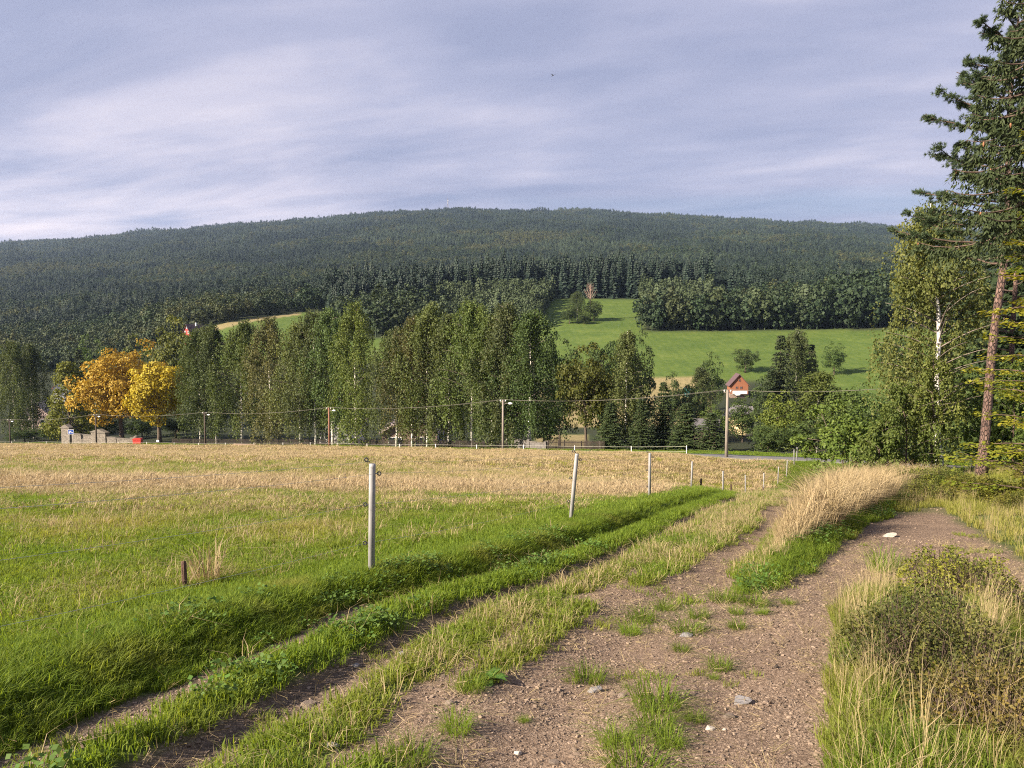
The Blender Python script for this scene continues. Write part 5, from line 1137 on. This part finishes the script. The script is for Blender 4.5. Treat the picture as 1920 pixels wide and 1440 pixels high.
for (x_, y_, ln), lb_ in zip(NP, PL):
    e = empty('fence_post', (x_, y_, h1(x_, y_) - .02), 0, lb_, 'fence post', 'grey posts of the pasture fence'); e.rotation_euler = (0, ln, 0)
    part('tube', post_me, e)
    for w_i, (sx_, z_) in enumerate(((-1, 1.27), (1, 1.145), (-1, .80), (-1, .37))):
        part('insulator', ins_me, e, (sx_ * .030, 0, z_), (0, 0 if w_i else .6, 0 if sx_ < 0 else math.pi))
        wire_pts[w_i].append(Vector((x_ + sx_ * .073 + ln * z_, y_, h1(x_, y_) - .02 + z_)))
for w_i, lb_ in enumerate(('topmost wire of the pasture fence', 'second wire from the top of the pasture fence', 'third wire from the top of the pasture fence', 'lowest wire of the pasture fence')):
    pts = []
    for a, b in zip(wire_pts[w_i][:-1], wire_pts[w_i][1:]):
        for q in np.linspace(0, 1, 9)[:-1]: pts.append(np.array(a.lerp(b, q)) - [0, 0, .05 * 4 * q * (1 - q)])
    pts.append(np.array(wire_pts[w_i][-1])); mb = MB(); mb.tube(pts, .0015, 4); tag(mb.obj('fence_wire', M['wire']), lb_, 'fence wire')
for x_, y_, hh, w_, lb_ in ((-3.37, 7.96, .30, .055, 'old dark wooden stake in the near pasture'), (7.55, 31.2, .55, .09, 'short brown stake beside the fourth grey post'), (10.75, 38.2, .6, .09, 'short brown stake beside the fifth grey post'),
                        (13.3, 43.4, .5, .08, 'short brown stake right of the sixth grey post'), (14.6, 45.4, .5, .09, 'thick brown stake between the sixth and seventh grey posts'), (23.6, 62.5, 1.25, .05, 'thin dark pole right of the last grey post')):
    mb = MB(); hw = w_ / 2; r = np.random.default_rng(int(abs(x_) * 100))
    for zi in range(1): mb.tube([[0, 0, -.3], [.01, 0, hh * .5], [.012, .0, hh * .93], [.02, 0, hh]], [hw * 1.05, hw, hw * .95, hw * .8], 7, r.random(4 * 7 + 2))
    o = mb.obj('wooden_stake', M['stake']); o.location = (x_, y_, h1(x_, y_)); o.rotation_euler = (r.normal(0, .04), r.normal(0, .05), r.uniform(0, 6)); tag(o, lb_, 'stake')

# fence along the road
cum = np.concatenate([[0], np.cumsum(np.hypot(*np.diff(rp, axis=0).T))])
def along(s, o_):
    x = np.interp(s, cum, rp[:, 0]); y = np.interp(s, cum, rp[:, 1]); tx = np.interp(s, cum, tg[:, 0]); ty = np.interp(s, cum, tg[:, 1]); return x + ty * -o_ * -1 * -1 if False else x - ty * o_, y + tx * o_
s_start = float(cum[np.argmin(np.hypot(rp[:, 0] - 22, rp[:, 1] - 72))])
sgn = 1.0 if along(s_start + 20, 1)[1] < along(s_start + 20, 0)[1] else -1.0          # side of the pasture
pm = MB(); pm.tube([[0, 0, -.3], [0, 0, 1.1]], [.045, .04], 7); fp_me = pm.mesh('road_fence_post', M['whitepost'], True)
rw = [[], []]
for i_ in range(26):
    s = s_start + 4 + i_ * 7.2; x_, y_ = along(s, 5.2 * sgn); z_ = h1(x_, y_)
    o = bpy.data.objects.new('road_fence_post', fp_me); COL.objects.link(o); o.location = (x_, y_, z_); o.rotation_euler = (R.normal(0, .03), R.normal(0, .04), 0)
    tag(o, 'slim pale post of the low fence along the road', 'fence post', 'pale posts of the fence along the road')
    for k_, zz in ((0, 1.02), (1, .55)): rw[k_].append([x_, y_ - .06, z_ + zz])
for k_, lb_ in ((0, 'upper wire of the low fence along the road'), (1, 'lower wire of the low fence along the road')):
    mb = MB(); mb.tube(rw[k_], .007, 4); tag(mb.obj('road_fence_wire', M['wire']), lb_, 'fence wire')

# ------------------------------------------------------------------ overhead line with lamps
M['polegrey'] = solid('grey_pole', (.17, .145, .125), (.26, .225, .19), 3, .85, .2, .2, stretch=(3, 3, .4))
M['polered'] = solid('red_pole', (.16, .075, .05), (.27, .13, .09), 3, .85, .2, .2, stretch=(3, 3, .4))
M['poledark'] = solid('dark_pole', (.05, .04, .034), (.11, .085, .07), 3, .85, .2, .2, stretch=(3, 3, .4))
M['lampwhite'] = solid('lamp_white', (.7, .7, .68), (.82, .82, .8), 4, .4)
PO = [(20.3, 74.0, 6.5, 'polegrey', 'grey utility pole with white insulators, nearest and rightmost'), (-1.07, 93, 6.6, 'polegrey', 'beige utility pole with lamp in front of the last birches'), (-28, 120, 6.6, 'polered', 'reddish brown utility pole in front of the birch row'),
      (-53.7, 137, 6.5, 'poledark', 'dark utility pole right of the yellow chestnut'), (-78.6, 148, 6.6, 'poledark', 'dark utility pole in front of the stone wall'), (-109, 170, 5.9, 'poledark', 'dark utility pole with lamp at the far left edge')]
tops = []
for x_, y_, hh, mt_, lb_ in PO:
    z_ = h1(x_, y_); e = empty('utility_pole', (x_, y_, z_), 0, lb_, 'pole', 'utility poles along the road')
    mb = MB(); mb.tube([[0, 0, -.5], [0, 0, hh * .5], [0, 0, hh]], [.17, .145, .11], 10); part('shaft', mb.mesh('shaft', M[mt_], True), e)
    mb = MB(); mb.box(0, 0, hh - .25, .7, .08, .08); part('crossarm', mb.mesh('crossarm', M[mt_]), e)
    for sx_ in (-.3, .3):
        mb = MB(); mb.tube([[sx_, 0, hh - .21], [sx_, 0, hh - .15], [sx_, 0, hh - .06], [sx_, 0, hh - .02]], [.03, .06, .06, .03], 8); part('insulator', mb.mesh('insulator', M['lampwhite'], True), e)
    mb = MB(); mb.tube([[.1, -.05, hh - .55], [.45, -.2, hh - .42], [.75, -.3, hh - .42]], .025, 6); part('lamp_arm', mb.mesh('lamp_arm', M['polegrey'], True), e)
    mb = MB(); mb.tube([[.62, -.26, hh - .42], [.75, -.31, hh - .43], [1.0, -.38, hh - .44], [1.15, -.42, hh - .44]], [.05, .13, .13, .04], 8); part('lamp_head', mb.mesh('lamp_head', M['lampwhite'], True), e)
    tops.append((x_, y_, z_ + hh))
chain = [(37, 63, h1(37, 63) + 6.3)] + tops + [(-142, 190, h1(-142, 190) + 6.2)]
for k_, (sx_, lb_) in enumerate(((-.3, 'overhead cable strung between the utility poles, left strand'), (.3, 'overhead cable strung between the utility poles, right strand'))):
    pts = []
    for a, b in zip(chain[:-1], chain[1:]):
        for q in np.linspace(0, 1, 15)[:-1]: pts.append([a[0] + (b[0] - a[0]) * q + sx_, a[1] + (b[1] - a[1]) * q, a[2] + (b[2] - a[2]) * q + .01 - .55 * 4 * q * (1 - q)])
    mb = MB(); mb.tube(pts, .011, 4); tag(mb.obj('overhead_cable', M['cable']), lb_, 'cable')
e = empty('utility_pole', (37, 63, h1(37, 63)), 0, 'utility pole hidden behind the big birch at the right', 'pole'); mb = MB(); mb.tube([[0, 0, -.5], [0, 0, 6.35]], [.17, .11], 10); part('shaft', mb.mesh('shaft', M['polegrey'], True), e)

# ------------------------------------------------------------------ churchyard wall and small things by the road
def masonry(name, A, B, C_, s):
    m, t, o = new_mat(name); p = N(t, 'ShaderNodeBsdfPrincipled'); p.inputs['Roughness'].default_value = .95; tc_ = N(t, 'ShaderNodeTexCoord'); mp = N(t, 'ShaderNodeMapping'); mp.inputs['Scale'].default_value = (1, 1, 1.7); t.links.new(tc_.outputs['Object'], mp.inputs[0])
    v = N(t, 'ShaderNodeTexVoronoi', i_Scale=s); t.links.new(mp.outputs[0], v.inputs['Vector']); v2 = N(t, 'ShaderNodeTexVoronoi', feature='DISTANCE_TO_EDGE', i_Scale=s); t.links.new(mp.outputs[0], v2.inputs['Vector'])
    sp = N(t, 'ShaderNodeSeparateColor'); t.links.new(v.outputs['Color'], sp.inputs[0]); c = ramp(t, sp.outputs[0], [(0, A), (.5, B), (1, C_)])
    t.links.new(mixc(t, ramp(t, v2.outputs[0], [(.02, (0,) * 3), (.08, (1,) * 3)]), (.16, .14, .12), c), p.inputs['Base Color']); b = N(t, 'ShaderNodeBump'); b.inputs['Distance'].default_value = .05; t.links.new(v2.outputs[0], b.inputs['Height']); t.links.new(b.outputs[0], p.inputs['Normal']); t.links.new(p.outputs[0], o.inputs[0]); return m
M['masonry'] = masonry('rubble_masonry', (.085, .07, .056), (.15, .127, .103), (.22, .19, .158), 3.2)
M['coping'] = solid('coping_stone', (.10, .088, .073), (.175, .153, .13), 4, .9)
WA, WB = np.array([-95.6, 167.0]), np.array([-74.2, 156.4]); wdir = (WB - WA) / np.linalg.norm(WB - WA); wrot = math.atan2(wdir[1], wdir[0])
def wpt(px):
    u = (px - 960) / 1478; t = (u * WA[1] - WA[0]) / (wdir[0] - u * wdir[1]); return WA + wdir * t
def wallbox(mb, pa, pb, hh, th_, base, z0=-.6):
    a, b = wpt(pa), wpt(pb); c = (a + b) / 2; L = np.linalg.norm(b - a); mb.box(c[0], c[1], base + (hh + z0) / 2, L, th_, hh - z0, wrot); return mb
zb = -SL * 158 - .35
e = empty('stone_wall', (*wpt(165), zb), 0, 'pale rubble stone wall of the churchyard by the road', 'wall')
def rel(mb, e): mb.V = [v - np.array(e.location) for v in mb.V]; return mb
for pa, pb, hh in ((131, 168.5, 1.55), (196.5, 214, 1.5), (215.5, 243, 1.45)):
    part('wall_section', rel(wallbox(MB(), pa, pb, hh, .5, zb), e).mesh('wall_section', M['masonry']), e); part('coping', rel(wallbox(MB(), pa, pb, hh + .14, .66, zb, hh + .003), e).mesh('coping', M['coping']), e)
for pa, pb, hh, kind, lb_ in ((113, 128, 2.7, 'gable', 'stone gate pillar with a pointed cap left of the blue sign'), (169, 196, 2.3, 'gable', 'broad stone pier in the wall behind the dark pole'), (244, 257, 1.75, 'round', 'small stone pillar with rounded cap right of the wall')):
    c = (wpt(pa) + wpt(pb)) / 2; W_ = float(np.linalg.norm(wpt(pb) - wpt(pa))); e = empty('stone_pillar', (c[0], c[1], zb), wrot, lb_, 'pillar')
    mb = MB(); mb.box(0, 0, hh / 2 - .3, W_, .9, hh + .6); part('shaft', mb.mesh('shaft', M['masonry']), e); mb = MB(); mb.box(0, 0, hh + .10, W_ + .3, 1.2, .2); part('slab', mb.mesh('slab', M['coping']), e)
    mb = MB()
    if kind == 'gable': mb.prism([(-W_ / 2 - .02, hh + .2), (W_ / 2 + .02, hh + .2), (0, hh + .2 + .30 * min(W_, 2.0))], -.5, .5)
    else: mb.tube([[0, 0, hh + .19], [0, 0, hh + .45], [0, 0, hh + .65]], [.5, .45, .1], 10)
    part('cap', mb.mesh('cap', M['coping']), e)
M['blue'] = solid('sign_blue', (.012, .055, .30), (.016, .07, .36), 2, .4, .5); M['white'] = solid('white_paint', (.74, .74, .72), (.82, .82, .80), 3, .6)
M['galv'] = solid('galvanised', (.35, .35, .36), (.48, .48, .48), 8, .45, .5)
c = wpt(138) - np.array([0, 2.0]); e = empty('road_sign', (c[0], c[1], zb), 0, 'blue road sign with white pictogram on two posts before the wall', 'sign')
for sx_ in (-.35, .35): mb = MB(); mb.tube([[sx_, 0, -.5], [sx_, 0, 2.75]], .035, 7); part('post', mb.mesh('post', M['galv'], True), e)
mb = MB(); mb.box(0, -.06, 2.3, 1.22, .04, .98); b_ = part('panel', mb.mesh('panel', M['white']), e)
mb = MB(); mb.box(0, -.085, 2.3, 1.10, .012, .86); part('blue_field', mb.mesh('blue_field', M['blue']), b_)
mb = MB(); mb.box(-.30, -.096, 2.18, .20, .008, .34); mb.box(.0, -.096, 2.42, .16, .008, .16); mb.box(.04, -.096, 2.20, .10, .008, .26); mb.box(.30, -.096, 2.12, .32, .008, .12); mb.box(-.18, -.098, 2.46, .30, .008, .07, 0); part('pictogram', mb.mesh('pictogram', M['white']), b_)
M['red'] = solid('red_plastic', (.42, .035, .028), (.52, .05, .04), 3, .55)
c = wpt(264) - np.array([0, 2.4]); e = empty('grit_bin', (c[0], c[1], max(zb + .75, h1(c[0], c[1]))), 0, 'red grit bin by the road right of the small pillar', 'bin')
mb = MB(); mb.prism([(-.72, 0), (.72, 0), (.82, .85), (-.82, .85)], -.45, .45); part('tub', mb.mesh('tub', M['red']), e)
mb = MB(); mb.prism([(-.86, .855), (.86, .855), (.86, .93), (.70, 1.12), (-.70, 1.12), (-.86, .93)], -.5, .5); part('lid', mb.mesh('lid', M['red']), e)
c = wpt(291); e = empty('notice_board', (c[0], c[1], zb + .5), 0, 'small white notice board on a stake under the yellow chestnut', 'sign'); mb = MB(); mb.tube([[0, 0, -.3], [0, 0, 1.0]], .04, 6); part('stake', mb.mesh('stake', M['stake']), e); mb = MB(); mb.box(0, -.05, 1.15, .55, .04, .4); part('board', mb.mesh('board', M['white']), e)
M['plank'] = solid('weathered_planks', (.22, .15, .11), (.38, .27, .20), 5, .9, .2, .2, stretch=(.3, 4, 4))
x_, y_ = -42.5, 124.5; e = empty('plank_pile', (x_, y_, h1(x_, y_) + .02), -.35, 'low pile of weathered planks at the edge of the pasture', 'planks')
for k_ in range(20):
    mb = MB(); mb.box(R.normal(0, .25), (k_ % 4 - 1.5) * .32, .06 + .11 * (k_ // 4), 3.6 + R.normal(0, .3), .28, .08, R.normal(0, .06)); part('plank', mb.mesh('plank', M['plank']), e)

# garden wall, picket fence and dark rail fence behind the road
def fence_run(name, pts, posts_every, label, build):
    P0 = np.array(pts[0]); e = empty(name, (P0[0], P0[1], h1(*P0)), 0, label, 'fence'); return e, P0
def roadpt(px, d): return np.array([(px - 960) / 1478 * d, d])
a, b = roadpt(962, 101.5), roadpt(1024, 97.5); M['concrete'] = solid('shade_darkened_concrete', (.09, .082, .078), (.16, .145, .135), 2.5, .9)  # concrete colour darkened to stand in for the shade on the garden wall
c = (a + b) / 2; z_ = h1(*c); rot = math.atan2(*(b - a)[::-1]); L = float(np.linalg.norm(b - a)); e = empty('garden_wall', (c[0], c[1], z_), rot, 'low grey garden wall under the last birch', 'wall')
mb = MB(); mb.box(0, 0, .3, L, .25, 1.3); part('wall_panel', mb.mesh('wall_panel', M['concrete']), e); mb = MB(); mb.box(0, 0, 1.0, L + .1, .36, .1); part('coping', mb.mesh('coping', M['coping']), e)
for sx_ in (-.5, 0, .5): mb = MB(); mb.box(sx_ * L, 0, .4, .36, .40, 1.7); part('pier', mb.mesh('pier', M['concrete']), e)
M['darkwood'] = solid('dark_wood', (.028, .022, .018), (.06, .045, .036), 6, .9)
def picket(label, name, A_, B_, hh, step, pst):
    c = np.array(A_); d = np.array(B_) - c; L = float(np.linalg.norm(d)); rot = math.atan2(d[1], d[0]); zA, zB = h1(*A_), h1(*B_); e = empty(name, (c[0], c[1], zA), rot, label, 'fence'); n = int(L / step); mb = MB()
    for k in range(n): q = (k + .5) / n; mb.box(q * L, 0, (zB - zA) * q + hh * .5 + .08, .075, .03, hh)
    o = part('pickets', mb.mesh('pickets', M['darkwood']), e); o['kind'] = 'stuff'
    for zz in (.3, .85):
        mb = MB(); mb.tube([[0, .05, zz * hh], [L, .05, zB - zA + zz * hh]], .04, 4); part('rail', mb.mesh('rail', M['darkwood']), e)
    for k in range(int(L / pst) + 1): q = min(1, k * pst / L); mb = MB(); mb.box(q * L, .10, (zB - zA) * q + hh * .45, .12, .12, hh * 1.15); part('post', mb.mesh('post', M['concrete']), e)
picket('dark picket fence with concrete posts right of the garden wall', 'picket_fence', roadpt(1027, 97.3), roadpt(1135, 91.5), 1.05, .16, 2.6)
picket('dark wooden garden fence under the birches left of the beige pole', 'picket_fence', roadpt(655, 128.5), roadpt(955, 102.5), 1.0, .2, 3.0)
picket('dark wooden fence under the birches left of the red pole', 'picket_fence', roadpt(318, 152), roadpt(645, 129.5), .95, .22, 3.2)

# ------------------------------------------------------------------ buildings
M['orangewood'] = solid('orange_wood', (.20, .078, .04), (.26, .105, .055), 4, .75, .3, 0, stretch=(.3, .3, 6)); M['redwood'] = solid('red_wood', (.30, .035, .028), (.38, .05, .04), 4, .8, .3, 0, stretch=(.3, .3, 6))
M['plaster'] = solid('white_plaster', (.62, .60, .57), (.72, .70, .67), 1.2, .9); M['yellowplaster'] = solid('yellow_plaster', (.55, .43, .22), (.65, .52, .30), 1.2, .9); M['brownwall'] = solid('brown_wall', (.17, .12, .10), (.27, .20, .16), 2, .9)
M['roofpurple'] = solid('purple_roof', (.075, .045, .052), (.115, .07, .075), 2, .8, stretch=(6, 1, 1)); M['roofred'] = solid('red_roof', (.30, .09, .055), (.42, .15, .095), 2, .8); M['roofdark'] = solid('dark_roof', (.075, .07, .075), (.13, .12, .125), 2, .7); M['roofpale'] = solid('pale_roof', (.40, .32, .30), (.52, .42, .40), 2, .8)
M['pane'] = solid('window_pane', (.03, .035, .045), (.06, .07, .085), 1.0, .12, .6); M['teal'] = solid('teal_sheet', (.02, .10, .105), (.035, .15, .15), 3, .6); M['pinkwall'] = solid('pink_plaster', (.50, .36, .34), (.62, .48, .45), 1.5, .9)
def house(name, label, x_, y_, rz, wd, ln, eave, ridge, wall, roof, wins=(), base=None, chim=None, over=.5, zoff=0.0, frame='white', side=()):
    """gable end faces -y (before rz); wins: (x,z,w,h) on the gable; side: (y,z,w,h) on the left wall (-x)"""
    z_ = h1(x_, y_) + zoff; e = empty(name, (x_, y_, z_), rz, label, 'house'); hw = wd / 2
    mb = MB(); mb.prism([(-hw, -1.5), (hw, -1.5), (hw, eave), (0, ridge), (-hw, eave)], -ln / 2, ln / 2); part('wall', mb.mesh('wall', M[wall]), e)
    if base: mb = MB(); mb.box(0, 0, base[1] / 2 - .75, wd + .06, ln + .06, base[1] + 1.5); part('plinth', mb.mesh('plinth', M[base[0]]), e)
    sl = (ridge - eave) / hw; rf = empty('x', (0, 0, 0)) if False else None
    th_ = .16; first = None
    for sg in (-1, 1):
        mb = MB(); xo = sg * (hw + over); mb.prism([(0, ridge + .06), (xo, eave - sl * over + .06), (xo, eave - sl * over + .06 + th_), (0, ridge + .06 + th_ * 1.25)], -ln / 2 - over, ln / 2 + over); o = part('roof_slope', mb.mesh('roof_slope', M[roof]), e); first = first or o
    if chim: mb = MB(); mb.box(chim[0], chim[1], ridge + .2, .6, .6, 1.5); part('chimney', mb.mesh('chimney', M[chim[2]]), first)
    def win(cx, cz, w_, h_, face):
        mb = MB(); mf = MB()
        if face == 0: mf.box(cx, -ln / 2 - .05, cz, w_ + .22, .12, h_ + .22); mb.box(cx, -ln / 2 - .10, cz, w_, .06, h_)
        else: mf.box(-hw - .05, cx, cz, .12, w_ + .22, h_ + .22); mb.box(-hw - .10, cx, cz, .06, w_, h_)
        o = part('window', mf.mesh('window', M[frame]), e); part('pane', mb.mesh('pane', M['pane']), o)
    for q in wins: win(*q, 0)
    for q in side: win(*q, 1)
    return e
e = house('wooden_chalet', 'orange wooden chalet with brown gable roof above the grey pole', (1384 - 960) / 1478 * 238, 238, -.12, 5.2, 6.4, 4.2, 7.2, 'orangewood', 'roofpurple', [(-.8, 3.4, .5, .55), (.5, 3.4, .5, .55), (0, 5.6, .4, .5)], ('brownwall', 1.5), over=.5, zoff=-.8, frame='orangewood')
mb = MB(); mb.box(0, -3.8, 1.6, 4.2, 1.2, .18); part('balcony', mb.mesh('balcony', M['brownwall']), e); mb = MB(); mb.box(0, -4.38, 2.1, 4.2, .06, .8); part('railing', mb.mesh('railing', M['white']), e)
house('small_hut', 'dark roofed hut left of the grey pole', (1326 - 960) / 1478 * 150, 150, 1.25, 3.6, 4.4, 2.2, 3.8, 'brownwall', 'roofdark', [(0, 1.3, .9, .8)], over=.45, zoff=2.4)
house('village_house', 'yellow walled house half hidden below the orange chalet', (1400 - 960) / 1478 * 186, 186, .5, 6, 7, 3.2, 5.4, 'yellowplaster', 'roofdark', [(-1.5, 1.8, .9, 1.1), (1.5, 1.8, .9, 1.1)], zoff=1.0)
e = house('red_chalet', 'red wooden chalet with purple roof at the meadow above the trees', (366 - 960) / 1478 * 352, 352, -.62, 5.6, 7.4, 4.6, 8.2, 'redwood', 'roofpurple', [(-1.2, 4.9, .8, .95), (1.2, 4.9, .8, .95), (-1.4, 2.2, .8, .95), (1.3, 2.2, .8, .95), (0, 6.9, .55, .6)], chim=(.6, .5, 'plaster'), over=.55, zoff=.2)
house('village_house', 'white house with dark gable and red roof at the far left', (119 - 960) / 1478 * 305, 305, .35, 6.4, 8, 4.2, 8.0, 'plaster', 'roofred', [(-1.4, 2.4, 1, 1.2), (1.4, 2.4, 1, 1.2), (0, 5.6, .8, .9)], chim=(.8, 1, 'roofred'), zoff=2.0)
house('village_house', 'pink plastered house glimpsed behind the left birches', (72 - 960) / 1478 * 240, 240, .2, 8, 9, 4.5, 8, 'pinkwall', 'roofpale', [(-2, 2.6, 1, 1.3), (2, 2.6, 1, 1.3)], zoff=.5)
e = house('brick_house', 'brown house with a window behind the crooked white birch', (768 - 960) / 1478 * 128, 128, .10, 8.6, 8, 3.0, 5.6, 'brownwall', 'roofpale', [(-2.3, 1.55, 1.9, 1.2), (1.6, 1.4, 1.2, 1.5)], over=.5, zoff=-.1)
house('village_house', 'white walled house peeking under the birches right of the red pole', (640 - 960) / 1478 * 148, 148, -.2, 6, 7, 3.2, 5.8, 'plaster', 'roofdark', [(-1.4, 1.7, .9, 1.1), (1.4, 1.7, .9, 1.1)], zoff=.2)
house('village_house', 'pale house hidden behind the tall birches left of the beige pole', (800 - 960) / 1478 * 150, 150, .3, 7, 8, 6.2, 9.6, 'pinkwall', 'roofred', [(-1.8, 2, .9, 1.2), (1.8, 2, .9, 1.2), (-1.8, 4.8, .9, 1.2), (1.8, 4.8, .9, 1.2)], zoff=0)
x_, y_ = (1298 - 960) / 1478 * 240, 240; e = empty('garden_shed', (x_, y_, h1(x_, y_)), .2, 'teal shed on the lower edge of the meadow', 'shed')
mb = MB(); mb.prism([(-2, -.5), (2, -.5), (2, 2.1), (-2, 2.5)], -1.3, 1.3); part('wall', mb.mesh('wall', M['teal']), e); mb = MB(); mb.prism([(-2.2, 2.56), (2.2, 2.12), (2.2, 2.24), (-2.2, 2.68)], -1.5, 1.5); part('roof', mb.mesh('roof', M['roofdark']), e); mb = MB(); mb.box(-.6, -1.33, .95, .9, .05, 1.9); part('door', mb.mesh('door', M['darkwood']), e)

# radio mast on the summit
x_, y_ = (841 - 960) / 1478 * 3420, 3420; z_ = h1(x_, y_); e = empty('radio_mast', (x_, y_, z_), .3, 'slim lattice radio mast on the summit of the hill', 'mast'); e.scale = (1.5, 1.5, 1.4); M['mast'] = solid('mast_steel', (.16, .15, .17), (.24, .22, .24), .3, .7)
for sx_ in (-1, 1):
    for sy_ in (-1, 1): mb = MB(); mb.tube([[sx_ * 2.4, sy_ * 2.4, 0], [sx_ * .5, sy_ * .5, 44]], [.35, .25], 5); part('leg', mb.mesh('leg', M['mast']), e)
mb = MB()
for k in range(9):
    w0, w1, za, zb_ = 2.4 - 1.9 * k / 9, 2.4 - 1.9 * (k + 1) / 9, 44 * k / 9, 44 * (k + 1) / 9
    for (ax, ay, bx, by) in ((-1, -1, 1, -1), (1, -1, 1, 1), (1, 1, -1, 1), (-1, 1, -1, -1)): mb.tube([[ax * w0, ay * w0, za], [bx * w1, by * w1, zb_]], .14, 3, cap=False)
part('bracing', mb.mesh('bracing', M['mast']), e); mb = MB(); mb.tube([[0, 0, 43], [0, 0, 52]], [.25, .15], 5); part('antenna', mb.mesh('antenna', M['mast']), e)
mb = MB(); mb.box(.9, -.9, 38, 1.6, 1.6, 3.4); mb.box(-.9, -.9, 31, 1.5, 1.5, 2.4); part('dish_array', mb.mesh('dish_array', M['white']), e)

# bird in the sky
e = empty('bird', (3.15, 62, 21.2), .5, 'small dark bird flying high in the middle of the sky', 'bird'); M['birdmat'] = solid('bird_feather', (.03, .03, .035), (.05, .05, .055), 9, .8)
mb = MB(); mb.tube([[0, -.13, 0], [0, -.09, .005], [0, 0, .01], [0, .08, 0], [0, .16, -.01]], [.008, .028, .034, .022, .004], 8)
for sg in (-1, 1): mb.add([[sg * .02, -.05, .02], [sg * .02, .05, .02], [sg * .14, .03, .09], [sg * .14, -.06, .09], [sg * .27, .02, .07]], [[2, 3, 4]], [[0, 1, 2, 3]])
mb.add([[-.012, .13, 0], [.012, .13, 0], [.035, .22, 0], [-.035, .22, 0]], None, [[0, 1, 2, 3]]); part('body', mb.mesh('body', M['birdmat'], True), e)

# ------------------------------------------------------------------ air
hv, t, o = new_mat('haze'); pv = N(t, 'ShaderNodeVolumePrincipled'); pv.inputs['Color'].default_value = (.50, .68, 1.0, 1); pv.inputs['Density'].default_value = .000048; pv.inputs['Anisotropy'].default_value = .1
t.links.new(pv.outputs[0], o.inputs['Volume'])
zmin = float(ZZ.min()) - 1.0; zmax = float(ZZ.max()) + 60.0
mb = MB(); mb.box(0, 2050, (zmin + zmax) / 2, 8700, 4500, zmax - zmin); hz_o = mb.obj('haze', hv); tag(hz_o, 'thin blue evening haze over the valley', 'haze', kind='stuff')
